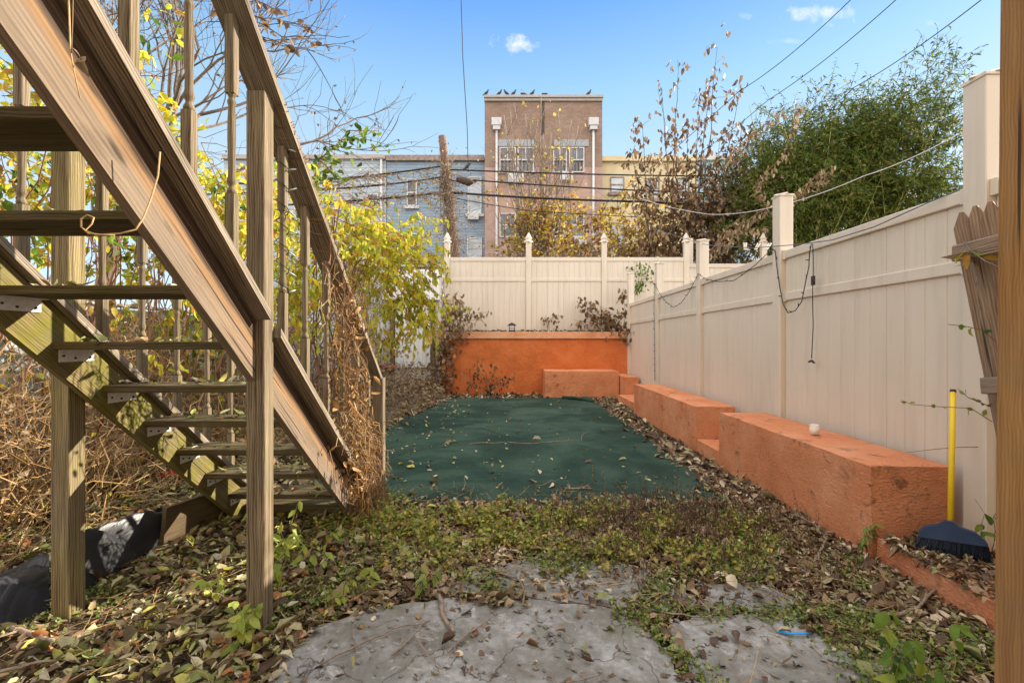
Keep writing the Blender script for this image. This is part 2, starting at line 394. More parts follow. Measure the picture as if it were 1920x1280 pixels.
M_litter_l = leafmat('litter_olive', [(.34, .34, .14), (.20, .155, .08), (.44, .41, .23), (.12, .09, .05), (.30, .23, .12), (.50, .45, .24), (.20, .23, .07), (.28, .18, .10), (.09, .06, .04), (.50, .47, .12), (.38, .17, .07), (.54, .50, .36), (.26, .30, .10), (.16, .11, .07), (.42, .37, .2)], .12)
M_litter_r = leafmat('litter_brown', [(0.193, 0.124, 0.069), (0.124, 0.078, 0.052), (0.304, 0.221, 0.127), (0.152, 0.098, 0.063), (0.400, 0.325, 0.207), (0.097, 0.058, 0.040), (0.235, 0.156, 0.098), (0.331, 0.299, 0.161), (0.179, 0.098, 0.057), (0.607, 0.520, 0.368), (0.345, 0.234, 0.138), (0.248, 0.260, 0.115)], .06)
M_weed = leafmat('weed_leaves', [(.24, .31, .05), (.36, .38, .07), (.15, .22, .04), (.46, .40, .10), (.42, .31, .13), (.2, .3, .06), (.26, .18, .09), (.52, .44, .10)], .3)
M_weed_g = leafmat('fresh_weed_leaves', [(.14, .22, .05), (.20, .28, .06), (.10, .16, .035), (.26, .31, .08), (.32, .30, .10)], .25)
M_seed = leafmat('pale_seedling_leaves', [(.28, .36, .06), (.36, .42, .09), (.22, .30, .05), (.42, .44, .08)], .35)
def plain(name, col, rough=.7, var=.3, sc=12, bs=.2, **k):
    m, nt, out = newmat(name); g = G(nt); P = g.pos(); n = g.noise(P, sc, 6, .6)
    c = g.ramp(n, [(.3, tuple(x*(1-var) for x in col)), (.7, tuple(min(1, x*(1+var)) for x in col))])
    g.pr(c, rough, out, n, bs, .01, **k); return m
M_straw = leafmat('dry_straw_stems', [(.40, .26, .11), (.30, .20, .09), (.48, .33, .16), (.22, .14, .07), (.34, .21, .09)], 0)
M_vineor = leafmat('orange_dry_vine', [(.38, .21, .07), (.24, .13, .05), (.44, .27, .11), (.14, .08, .04), (.30, .19, .09)], 0)
M_bark = plain('grey_bark', (.17, .135, .105), .9, .4, 30, .6)
M_barkdk = plain('dark_twig_bark', (.085, .06, .05), .9, .3, 30)
M_barkr = plain('reddish_stem_bark', (.22, .11, .07), .8, .3, 30)
M_branch = plain('fallen_branch_bark', (.24, .185, .14), .85, .4, 40, .5)
M_cable = plain('black_cable', (.02, .02, .022), .6, .3)
M_silver = plain('bare_silver_cable', (.55, .55, .55), .35, .1)
M_line = plain('blue_grey_clothesline', (.10, .13, .16), .6, .2)
M_wire_green = plain('dark_green_light_wire', (.02, .045, .035), .5, .3)
M_clip = plain('bleached_wood_peg', (.82, .78, .70), .7, .1)
M_galv = plain('galvanised_steel', (.60, .60, .60), .45, .15, 40, .1, Metallic=.35)
M_link = plain('chain_link_wire', (.36, .35, .33), .5, .25, 30, .1, Metallic=.3)
M_black = plain('black_plastic_sheet', (.028, .030, .035), .36, .35, 5, .15)
M_red = plain('red_cloth', (.50, .015, .02), .8, .2)
M_terra = plain('terracotta_clay', (.36, .13, .07), .85, .3, 20, .3)
M_nail = plain('rusty_screw', (.05, .035, .03), .6, .2)
M_yellow = plain('yellow_painted_handle', (.80, .55, .02), .35, .08, 6, .05)
M_broom = plain('navy_plastic', (.022, .045, .10), .5, .25, 8, .1)
M_brist = leafmat('dark_bristle', [(.012, .02, .035), (.02, .03, .05), (.03, .045, .07)], 0)
M_wax = plain('cream_candle_wax', (.80, .70, .52), .5, .05)
M_blue = plain('bright_blue_plastic', (.03, .30, .75), .35, .1)
M_lant = plain('dark_lantern_metal', (.04, .03, .028), .5, .3)
M_bird = plain('slate_feathers', (.05, .055, .065), .8, .4, 60)
M_twine = plain('tan_twine', (.42, .28, .13), .85, .2, 50)
M_bulb = plain('clear_light_bulb', (.5, .55, .55), .2, .1)
def glassmat():
    m, nt, out = newmat('clear_glass'); g = G(nt)
    p = g.pr((.95, .95, .93), .05, out, spec=.5); p.inputs['Alpha'].default_value = .38
    return m
M_glass = glassmat()
def pane(name, col):
    m, nt, out = newmat(name); g = G(nt); n = g.noise(g.pos(), 1.2, 3, .5)
    c = g.ramp(n, [(.35, col), (.65, tuple(min(1, x*2.4+.02) for x in col))]); g.pr(c, .08, out, spec=.8); return m
M_pane = pane('window_glass', (.03, .035, .045))
M_pane_b = pane('window_blind_glass', (.18, .20, .22))

def groundmat():
    m, nt, out = newmat('soil'); g = G(nt); P = g.pos()
    n = g.noise(P, 6, 8, .65); n2 = g.noise(P, 45, 6, .7)
    c = g.ramp(n, [(.3, (.055, .040, .028)), (.5, (.095, .07, .047)), (.72, (.15, .12, .08))])
    c = g.mix(g.ramp(n2, [(.5, 0.0), (.7, .6)]), c, (.16, .125, .08))
    g.pr(c, .95, out, g.m('ADD', n, n2), .9, .03, .1); return m
M_soil = groundmat()
def concretemat():
    m, nt, out = newmat('concrete'); g = G(nt); P = g.pos()
    n = g.noise(P, 2.1, 9, .66, .4); n2 = g.noise(P, 24, 8, .7)
    c = g.ramp(n, [(.32, (.12, .12, .10)), (.46, (.22, .218, .20)), (.56, (.31, .31, .30)), (.72, (.46, .46, .455))])
    c = g.mix(g.ramp(n2, [(.40, .55), (.58, 0.0)]), c, (.13, .115, .095))
    lt = g.ramp(g.noise(P, 9, 7, .7, .8), [(.58, 0.0), (.66, .5)]); c = g.mix(lt, c, (.56, .54, .52))
    mo = g.ramp(g.noise(g.map(P, (1, 1, 1), (4, 3, 0)), 3.2, 6, .7), [(.56, 0.0), (.66, .5)]); c = g.mix(mo, c, (.12, .115, .06))
    vo = g.n('ShaderNodeTexVoronoi', feature='DISTANCE_TO_EDGE'); wp = g.n('ShaderNodeVectorMath', operation='ADD')
    nn = g.n('ShaderNodeTexNoise'); nn.inputs['Scale'].default_value = 3; nn.inputs['Detail'].default_value = 6; g.l(P, nn.inputs[0])
    sc = g.n('ShaderNodeVectorMath', operation='SCALE'); g.l(nn.outputs[1], sc.inputs[0]); sc.inputs['Scale'].default_value = .9
    g.l(P, wp.inputs[0]); g.l(sc.outputs[0], wp.inputs[1]); g.l(wp.outputs[0], vo.inputs[0]); vo.inputs['Scale'].default_value = .75
    cr = g.ramp(vo.outputs[0], [(.001, 1.0), (.0045, 0.0)]); c = g.mix(g.m('MULTIPLY', cr, .8), c, (.035, .03, .025))
    h = g.m('SUBTRACT', g.m('ADD', n, g.m('MULTIPLY', n2, .6)), cr)
    g.pr(c, .85, out, h, .5, .012, .25); return m
M_conc = concretemat()
def turfmat():
    m, nt, out = newmat('green_turf'); g = G(nt); P = g.pos()
    n = g.noise(P, .9, 7, .62, .8); n2 = g.noise(P, 160, 3, .7)
    c = g.ramp(n, [(.36, (.020, .042, .030)), (.47, (.030, .060, .043)), (.53, (.046, .084, .060)), (.66, (.066, .108, .078))])
    wet = g.ramp(g.noise(g.map(P, (.8, 2.2, 1), (3, 1, 0)), 1.1, 5, .6, .5), [(.55, 0.0), (.60, .45)]); c = g.mix(wet, c, (.007, .035, .03))
    c = g.mix(g.ramp(n2, [(.35, .6), (.6, 0.0)]), c, (.006, .03, .024))
    d = g.ramp(g.noise(P, 11, 8, .75, .5), [(.60, 0.0), (.72, .4)]); c = g.mix(d, c, (.09, .13, .10))
    g.pr(c, .9, out, g.m('ADD', n2, g.m('MULTIPLY', n, 2.0)), .8, .01, .15); return m
M_turf = turfmat()
def brickmat(name, c1, c2, mort, sc=4.6):
    m, nt, out = newmat(name); g = G(nt); P = g.pos()
    sp = g.n('ShaderNodeSeparateXYZ'); g.l(P, sp.inputs[0]); cb = g.n('ShaderNodeCombineXYZ'); g.l(g.m('ADD', sp.outputs[0], sp.outputs[1]), cb.inputs[0]); g.l(sp.outputs[2], cb.inputs[1])
    b = g.n('ShaderNodeTexBrick'); g.l(cb.outputs[0], b.inputs['Vector']); b.inputs['Scale'].default_value = sc; b.inputs['Color1'].default_value = c1+(1,); b.inputs['Color2'].default_value = c2+(1,)
    b.inputs['Mortar'].default_value = mort+(1,); b.inputs['Mortar Size'].default_value = .022; b.inputs['Brick Width'].default_value = .95; b.inputs['Row Height'].default_value = .32
    n = g.noise(P, 1.1, 6, .65); c = g.mix(g.ramp(n, [(.38, 0.0), (.68, .65)]), b.outputs[0], tuple(x*.5 for x in c1))
    n3 = g.noise(g.map(P, (1, 1, .3)), 5, 5, .6); c = g.mix(g.ramp(n3, [(.5, 0.0), (.7, .35)]), c, tuple(min(1, x*1.35) for x in c2))
    g.pr(c, .88, out, b.outputs[1], -.3, .01, .15); return m
M_brick = brickmat('brown_brick', (.31, .21, .16), (.235, .155, .12), (.33, .28, .24))
M_brickp = brickmat('pink_brick', (.47, .32, .27), (.40, .265, .22), (.46, .36, .32))
def siding(name, col, pitch=.16):
    m, nt, out = newmat(name); g = G(nt); P = g.pos(); sp = g.n('ShaderNodeSeparateXYZ'); g.l(P, sp.inputs[0])
    fr = g.m('FRACT', g.m('DIVIDE', sp.outputs[2], pitch))
    n = g.noise(g.map(P, (.6, .6, 3)), 1.6, 6, .6)
    c = g.ramp(n, [(.3, tuple(x*.8 for x in col)), (.7, tuple(min(1, x*1.12) for x in col))])
    ln = g.ramp(fr, [(.0, 1.0), (.10, .9), (.2, 0.0)]); c = g.mix(g.m('MULTIPLY', ln, .6), c, tuple(x*.35 for x in col))
    g.pr(c, .6, out, fr, .5, .02, .3); return m
M_sid_blue = siding('blue_siding', (.25, .33, .42)); M_sid_grey = siding('pale_grey_siding', (.42, .48, .54), .22); M_sid_white = siding('white_siding', (.70, .72, .75), .2)
M_yel_wall = plain('yellow_stucco', (.58, .49, .31), .8, .12, 2); M_blue_wall = plain('pale_blue_wall', (.30, .48, .62), .8, .1, 2)
M_trim = plain('white_trim', (.52, .52, .53), .6, .1); M_cop = plain('grey_metal_coping', (.36, .33, .30), .6, .15); M_lintel = plain('blue_grey_lintel', (.30, .33, .36), .7, .15)
M_roofdk = plain('dark_tar_roof', (.07, .06, .055), .9, .3); M_brn_trim = plain('rusty_cornice', (.26, .20, .17), .8, .35, 6)

# ---------------------------------------------------------------- ground
def soil_sheet():
    v = []; f = []
    xs = [-120, -40, -12]+list(np.linspace(-6, 6, 61))+[12, 40, 120]; ys = [-60, -15, -4]+list(np.linspace(0, 16, 81))+[24, 60, 200]
    for y in ys:
        for x in xs:
            z = 0
            if -6 <= x <= 3.2 and 0 <= y <= 13:
                z = .018*mnoise.noise(Vector((x*1.7, y*1.7, 3)))-.012
                if x < -2.3: z += min(.16, (-2.3-x)*.14)*min(1, max(0, (y-2.6)/1.5))
            v.append((x, y, z-.004))
    n = len(xs)
    for j in range(len(ys)-1):
        for i in range(n-1): f.append([j*n+i, j*n+i+1, (j+1)*n+i+1, (j+1)*n+i])
    m = MB(); m.add(v, f, None, True); o = m.build('ground', M_soil); tag(o, kind='structure'); return o
soil_sheet()
def gz(x, y):
    z = -.004
    if -6 <= x <= 3.2 and 0 <= y <= 13:
        z += .018*mnoise.noise(Vector((x*1.7, y*1.7, 3)))-.012
        if x < -2.3: z += min(.16, (-2.3-x)*.14)*min(1, max(0, (y-2.6)/1.5))
    return z
def slab_poly(pix): return [(gnd(a, b).x, gnd(a, b).y) for a, b in pix]
SA = slab_poly([(470, 1335), (548, 1222), (600, 1180), (690, 1146), (850, 1122), (1000, 1126), (1100, 1138), (1205, 1152), (1228, 1190), (1275, 1262), (1316, 1335)])
SB = slab_poly([(1336, 1335), (1296, 1262), (1250, 1190), (1285, 1160), (1400, 1150), (1510, 1156), (1590, 1215), (1640, 1285), (1668, 1335)])
SC = slab_poly([(820, 1112), (905, 1070), (1000, 1046), (1120, 1048), (1240, 1078), (1300, 1128), (1290, 1148), (1150, 1142), (960, 1120)])
SD = slab_poly([(1330, 1098), (1420, 1094), (1500, 1128), (1480, 1152), (1340, 1158), (1315, 1140)])
SE = slab_poly([(1600, 1185), (1690, 1200), (1760, 1250), (1740, 1300), (1640, 1290)])
def slabs():
    m = MB(); random.seed(3)
    for poly in (SA, SB, SC, SD, SE):
        P = []
        n = len(poly)
        for i in range(n):
            a = Vector(poly[i]+(0,)); b = Vector(poly[(i+1) % n]+(0,)); k = max(1, int((b-a).length/.07))
            for j in range(k):
                q = a.lerp(b, j/k); d = (b-a).normalized(); q += Vector((-d.y, d.x, 0))*random.gauss(0, .012); P.append(q)
        top = [(p.x, p.y, .012) for p in P]; bot = [(p.x, p.y, -.03) for p in P]; k = len(P)
        area = sum(P[i].x*P[(i+1) % k].y-P[(i+1) % k].x*P[i].y for i in range(k))
        if area < 0: top.reverse(); bot.reverse()
        m.add(top+bot, [list(range(k))]+[[i, k+i, k+(i+1) % k, (i+1) % k] for i in range(k)])
    tag(m.build('patio', M_conc), kind='structure')
slabs()

# carpet of artificial turf
def carpet():
    v = []; f = []; nx, ny = 130, 240
    X0, X1, Y0, Y1 = -2.08, 1.99, 3.76, 11.35
    def left(y):
        return X0+(.0 if y < 8 else (y-8)*.16)
    for j in range(ny+1):
        y = Y0+(Y1-Y0)*j/ny
        for i in range(nx+1):
            t = i/nx; xl = left(y)+.05*mnoise.noise(Vector((0, y*1.1, 8))); xr = X1+.05*mnoise.noise(Vector((4, y*.9, 8))); x = xl+(xr-xl)*t
            yy = y+(.10*mnoise.noise(Vector((x*.9, 5, 1))) if j in (0, ny) else 0)
            z = .02+.008*mnoise.noise(Vector((x*1.5, y*1.2, 0)))+.010*max(0, mnoise.noise(Vector((x*.6+y*1.9, y*.5, 5))))
            z += .022*max(0, 1-abs(mnoise.noise(Vector((x*.45+y*.25, y*.35-x*.2, 2))))/.035)+.012*max(0, 1-abs(mnoise.noise(Vector((x*.9-y*.3, y*.5, 12))))/.05)
            z += .05*math.exp(-(((x-1.8)/.13)**2+((y-11.25)/.5)**2))
            if i in (0, nx) or j in (0, ny): z = -.01
            v.append((x, yy, z))
    for j in range(ny):
        for i in range(nx):
            a = j*(nx+1)+i; f.append([a, a+1, a+nx+2, a+nx+1])
    m = MB(); m.add(v, f, None, True)
    o = m.build('turf_carpet', M_turf); tag(o, 'dark green artificial turf carpet strewn with fallen leaves in the middle of the yard', 'carpet')
    # rolled far corner
    r = MB(); r.tube([(1.25, 11.2, .05), (1.55, 11.0, .06), (1.86, 10.55, .05)], .045, .03, 8); r.build('rolled_corner', M_turf, o)
carpet()

# ---------------------------------------------------------------- orange masonry
def rough_block(m, x0, x1, y0, y1, z0, z1, amp=.010, step=.08, skew=0.0):
    """box with slightly wavy hand-made faces, rounded arrises."""
    nx = max(2, int((x1-x0)/step)); ny = max(2, int((y1-y0)/step)); nz = max(2, int((z1-z0)/step))
    pts = {}; V = []; Fc = []
    def idx(i, j, k):
        if (i, j, k) not in pts:
            x = x0+(x1-x0)*i/nx; y = y0+(y1-y0)*j/ny; z = z0+(z1-z0)*k/nz
            e = (i in (0, nx))+(j in (0, ny))+(k in (0, nz))
            p = Vector((x+skew*(y-y0), y, z)); c = Vector(((x0+x1)/2, (y0+y1)/2, (z0+z1)/2))
            if e >= 2 and k != 0:
                if i in (0, nx): p.x += .004*(1 if i == 0 else -1)
                if j in (0, ny): p.y += .004*(1 if j == 0 else -1)
                if k == nz: p.z -= .004
            q = Vector((x*3, y*3, z*3)); nv = Vector((mnoise.noise(q), mnoise.noise(q+Vector((9, 0, 0))), mnoise.noise(q+Vector((0, 9, 0)))))
            if k != 0: p += nv*amp
            pts[(i, j, k)] = len(V); V.append(p)
        return pts[(i, j, k)]
    for i in range(nx):
        for j in range(ny):
            Fc.append([idx(i, j, nz), idx(i+1, j, nz), idx(i+1, j+1, nz), idx(i, j+1, nz)])
        for k in range(nz):
            Fc.append([idx(i, 0, k), idx(i+1, 0, k), idx(i+1, 0, k+1), idx(i, 0, k+1)])
            Fc.append([idx(i+1, ny, k), idx(i, ny, k), idx(i, ny, k+1), idx(i+1, ny, k+1)])
    for j in range(ny):
        for k in range(nz):
            Fc.append([idx(0, j+1, k), idx(0, j, k), idx(0, j, k+1), idx(0, j+1, k+1)])
            Fc.append([idx(nx, j, k), idx(nx, j+1, k), idx(nx, j+1, k+1), idx(nx, j, k+1)])
    m.add(V, Fc, None, False)
def masonry():
    def blk(name, label, cat, mat, *a, group=None, **k):
        m = MB(); rough_block(m, *a, **k); return tag(m.build(name, mat), label, cat, group)
    g = 'painted concrete benches along the fence'
    blk('concrete_bench', 'nearest and longest salmon painted concrete bench block, with a candle jar on top', 'bench', M_pink, 2.37, 2.92, 3.0, 5.28, -.05, .61, group=g, skew=.012)
    blk('concrete_bench', 'second salmon concrete bench block, between the low curb and the small far block', 'bench', M_pink, 2.42, 2.95, 6.0, 9.2, -.05, .575, group=g, skew=.012)
    blk('concrete_bench', 'small square salmon concrete block in the far corner by the fence', 'bench', M_pink, 2.72, 3.07, 11.0, 12.3, -.05, .57, group=g)
    blk('concrete_bench', 'low wide salmon concrete block standing against the orange back wall', 'bench', M_pink, .83, 2.70, 11.5, 12.38, -.05, .68, group=g)
    blk('low_curb', 'low salmon curb step under the blue broom head', 'curb', M_curb, 2.35, 2.95, 1.2, 2.985, -.05, .145, skew=.02, amp=.008)
    blk('low_curb', 'low salmon curb step in the gap between the two long benches', 'curb', M_pink, 2.42, 2.93, 5.30, 5.985, -.05, .15, amp=.006)
    blk('low_curb', 'low salmon curb step in front of the small corner block', 'curb', M_pink, 2.55, 3.0, 9.22, 10.98, -.05, .15, amp=.006)
    o = thing('planter_wall', 'orange painted retaining wall with a lighter coping across the back of the yard', 'wall', (.5, 12.4, 0))
    m = MB(); rough_block(m, -1.98, 3.28, 12.4, 12.6, -.05, 1.50, amp=.02); m.build('wall', M_orange, o)
    for x0, x1 in ((-2.02, .83), (.836, 3.3)):
        m = MB(); m.box((x0, 12.35, 1.502), (x1, 12.62, 1.69), .012); m.build('coping', M_coping, o)
    m = MB(); m.box((-1.98, 12.61, 0), (3.2, 13.2, 1.62)); m.build('soil_fill', M_soil, o)
masonry()

# ---------------------------------------------------------------- vinyl fences
def FX(Y): return 2.94+.013*Y
def post_box(m, x0, x1, y0, y1, z1, flat=True):
    m.box((x0, y0, 0), (x1, y1, z1-.03), .006)
    if flat:
        m.box((x0-.008, y0-.008, z1-.03), (x1+.008, y1+.008, z1-.008), .004)
        cx, cy = (x0+x1)/2, (y0+y1)/2; a = (x1-x0)/2
        m.lathe([(a*1.41, z1-.008), (a*1.15, z1+.008)], (cx, cy, 0), 4)
def boards(m, P0, P1, z0, z1, pitch, w=.022, nrm_=None):
    """tongue and groove boards as real boards with small grooves."""
    P0 = Vector(P0); P1 = Vector(P1); L_ = (P1-P0).length; d = (P1-P0)/L_; n = max(1, round(L_/pitch)); s = L_/n
    for i in range(n):
        a = P0+d*(s*i+.003); b = P0+d*(s*(i+1)-.003)
        c = (a+b)/2
        m.beam((c.x, c.y, z0), (c.x, c.y, z1), (b-a).length if abs(d.x) > .5 else w, w if abs(d.x) > .5 else (b-a).length, (0, 1, 0), bev=.004)
    c0 = P0; c1 = P1   # backing web just behind the face, so that grooves read as shallow lines
    mid = (P0+P1)/2
    m.beam((c0.x, c0.y, (z0+z1)/2), (c1.x, c1.y, (z0+z1)/2), .008, z1-z0-.01, (0, 0, 1))
def side_fence():
    o = thing('vinyl_fence', 'cream vinyl privacy fence with tall posts running along the side behind the benches', 'fence', (3.0, 6, 0))
    Ys = [.75, 3.0, 5.24, 7.49, 9.76, 12.2]; hs = [3.13, 3.13, 3.09, 3.08, 3.10, 3.25]
    for Y, h in zip(Ys, hs):
        m = MB(); x = FX(Y); post_box(m, x-.01, x+.14, Y-.15, Y, h); m.build('post', M_vinyl, o)
    for i in range(len(Ys)-1):
        a, b = Ys[i], Ys[i+1]-.15; xa, xb = FX(a)+.065, FX(b)+.065
        m = MB(); boards(m, (xa, a, 0), (xb, b, 0), .12, 2.36, .178); m.build('panel', M_vinyl, o)
        for z0, z1, w in ((2.35, 2.44, .075), (1.885, 1.975, .065), (.08, .18, .06)):
            m = MB(); m.beam((xa, a, (z0+z1)/2), (xb, b, (z0+z1)/2), w, z1-z0, (0, 0, 1), bev=.006); m.build('rail', M_vinyl, o)
            if z0 > 1:
                for yy, s in ((a, .045), (b, -.045)):
                    c = MB(); xx = FX(yy)+.065; c.box((xx-w/2-.012, min(yy, yy+s), z0-.008), (xx+w/2+.006, max(yy, yy+s), z1+.004), .003); c.build('bracket', M_vinyl, o)
side_fence()
def back_fence():
    o = thing('vinyl_fence', 'cream vinyl fence with pointed post caps standing behind the orange planter wall', 'fence', (1.5, 12.9, 1.5))
    Xs = [-1.83, .47, 2.60, 4.92, 7.1]; Y = 12.85
    for x in Xs:
        m = MB(); m.box((x-.075, Y-.065, 1.2), (x+.075, Y+.065, 4.22), .008)
        m.lathe([(.125, 0), (.13, .03), (.10, .05), (.08, .07), (.10, .12), (.02, .27), (.0, .28)], (x, Y, 4.22), 4); m.build('post', M_vinyl, o)
    for i in range(4):
        a, b = Xs[i]+.075, Xs[i+1]-.075; zt = 3.80 if i < 3 else 3.62
        m = MB(); boards(m, (a, Y, 0), (b, Y, 0), 1.5, zt-.1, .15); m.build('panel', M_vinyl, o)
        for z0, z1 in ((zt-.11, zt), (3.12, 3.21)):
            m = MB(); m.beam((a, Y, (z0+z1)/2), (b, Y, (z0+z1)/2), .06, z1-z0, (0, 0, 1), bev=.006); m.build('rail', M_vinyl, o)
    m = MB(); m.box((5.15, 13.3, 0), (5.3, 13.45, 4.45), .006); m.build('post', M_vinyl, o)
back_fence()

# ---------------------------------------------------------------- staircase
def zl(Y): return 2.14-.88*(Y-1.37)     # line through the treads
def staircase():
    R = thing('wooden_staircase', 'weathered open riser wooden staircase with turned balusters coming down into the yard', 'staircase', (-1.74, 3.0, 0))
    def B(name, mat, *args, **k):
        m = MB(); m.beam(*args, **k); return m.build(name, mat, R)
    def sloped(name, mat, x0, x1, ya, yb, lo, hi, zcut=None):
        """plumb-cut sloped board between offsets lo and hi over the tread line."""
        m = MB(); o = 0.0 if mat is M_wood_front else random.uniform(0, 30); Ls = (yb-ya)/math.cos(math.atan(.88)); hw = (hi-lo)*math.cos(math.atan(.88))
        n = 10; vs = []; 
        for i in range(n+1):
            y = ya+(yb-ya)*i/n; zb = zl(y)+lo; zt = zl(y)+hi
            if zcut is not None: zb = max(zb, zcut); zt = max(zt, zcut+.01)
            vs += [(x0, y, zb), (x1, y, zb), (x1, y, zt), (x0, y, zt)]
        fs = []; uv = []; Lo = o; 
        for i in range(n):
            a = 4*i; b = a+4; u0 = o+Ls*i/n; u1 = o+Ls*(i+1)/n; t = abs(x1-x0)
            sh = lo*.75
            for p, q, v0, v1 in ((0, 1, 0, t), (1, 2, t, t+hw), (2, 3, t+hw, t+hw+t), (3, 0, t+hw+t, 2*t+2*hw)):
                fs.append([a+p, a+q, b+q, b+p]); uv.append([(u0, o+v0), (u0, o+v1), (u1, o+v1), (u1, o+v0)])
        fs.append([3, 2, 1, 0]); uv.append([(o, o), (o, o+t), (o+.1, o+t), (o+.1, o)])
        e = 4*n; fs.append([e, e+1, e+2, e+3]); uv.append([(o, o), (o, o+t), (o+.1, o+t), (o+.1, o)])
        m.add(vs, fs, uv); ob = m.build(name, mat, R); return ob
    # stringers (the right one is cut round the support post)
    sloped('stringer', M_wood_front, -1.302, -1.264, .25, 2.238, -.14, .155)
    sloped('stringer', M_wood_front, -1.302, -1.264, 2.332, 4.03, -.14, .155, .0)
    sloped('stringer', M_wood_moss, -2.245, -2.205, .25, 4.03, -.12, .185, .0)
    sloped('stringer_cap', M_wood_cap, -1.335, -1.185, .25, 2.236, .158, .206)
    sloped('stringer_cap', M_wood_cap, -1.335, -1.185, 2.334, 4.03, .158, .206, .02)
    sloped('stringer_cap', M_wood_cap, -2.272, -2.165, .25, 4.03, .188, .236, .02)
    # treads: two boards with brackets
    for k in range(-3, 9):
        Y = 1.37+.27*k; z = 2.14-.237*k
        m = MB()
        m.box((-2.203, Y, z-.038), (-1.312, Y+.118, z), .004); m.box((-2.203, Y+.126, z-.038), (-1.312, Y+.245, z), .004)
        m.build('tread', M_wood_tread, R)
        m = MB(); m.box((-2.204, Y+.03, z-.10), (-2.199, Y+.215, z-.04)); m.box((-2.2, Y+.03, z-.043), (-2.16, Y+.215, z-.039)); br = m.build('bracket', M_galv, R)
        for dy in (.05, .11, .19):
            s = MB(); s.tube([(-2.2, Y+dy, z-.07-.012*(dy > .1)), (-2.194, Y+dy, z-.07-.012*(dy > .1))], .006, .006, 6); s.build('screw', M_nail, br)
        if k >= 0:
            m = MB(); m.box((-1.3025, Y+.03, z-.10), (-1.3075, Y+.215, z-.04)); m.build('bracket', M_galv, R)
    m = MB(); m.box((-2.18, 3.72, -.02), (-1.33, 3.80, .10), .004); m.box((-2.2, 3.80, .06), (-1.31, 4.02, .10), .004); m.build('bottom_step', M_wood_tread, R)
    # posts
    m = MB(); m.box((-1.31, 2.24, -.1), (-1.22, 2.33, zl(2.285)+1.33), .004); m.build('support_post', M_wood, R)
    m = MB(); m.box((-2.375, 2.34, -.1), (-2.28, 2.435, zl(2.39)+1.33), .004); m.build('support_post', M_wood_post, R)
    m = MB(); m.box((-1.235, 4.04, -.1), (-1.147, 4.125, zl(4.08)+1.345), .004); m.build('newel_post', M_wood, R)
    m = MB(); m.box((-2.32, 4.04, -.1), (-2.23, 4.125, zl(4.08)+1.345), .004); m.build('newel_post', M_wood, R)
    # handrails
    for x0, x1 in ((-1.325, -1.175), (-2.35, -2.2)):
        sloped('handrail', M_wood_cap, x0, x1, .25, 4.13, 1.345, 1.395)
        sloped('sub_rail', M_wood, x0+.055, x0+.093, .25, 4.035 if x0 < -2 else 2.235, 1.235, 1.343) if False else None
    # balusters
    def baluster(x, Y):
        zb = zl(Y)+.19; zt = zl(Y)+1.35; Hh = zt-zb; m = MB(); w = .021
        L1 = .36; L2 = .81
        m.box((x-w, Y-w, zb), (x+w, Y+w, zb+L1), .003)
        pf = [(.018, 0), (.021, .01), (.019, .02), (.013, .03), (.012, .038), (.018, .05), (.0195, .06), (.015, .085), (.0145, .12), (.0175, .25), (.017, .33), (.0135, .395), (.018, .41), (.018, .42), (.012, .43), (.014, .44), (.021, .45)]
        m.lathe([(r, h*(L2-L1)/.45) for r, h in pf], (x, Y, zb+L1), 12)
        m.box((x-w, Y-w, zb+L2), (x+w, Y+w, zt+.0), .003)
        return m.build('baluster', M_wood, R)
    b0 = baluster(-1.262, 1.2)
    for Y in (.91, .62, 1.5, 1.78, 2.05, 2.50, 2.78, 3.09, 3.39, 3.68, 3.97): shift_copy(b0, (random.uniform(-.003, .003), Y-1.2, zl(Y)-zl(1.2)), R)
    for Y in (.91, 1.22, 1.5, 1.8, 2.09, 2.5, 2.77, 3.06, 3.36, 3.64, 3.93): shift_copy(b0, (-.99, Y-1.2, zl(Y)-zl(1.2)), R)
    return R
staircase()

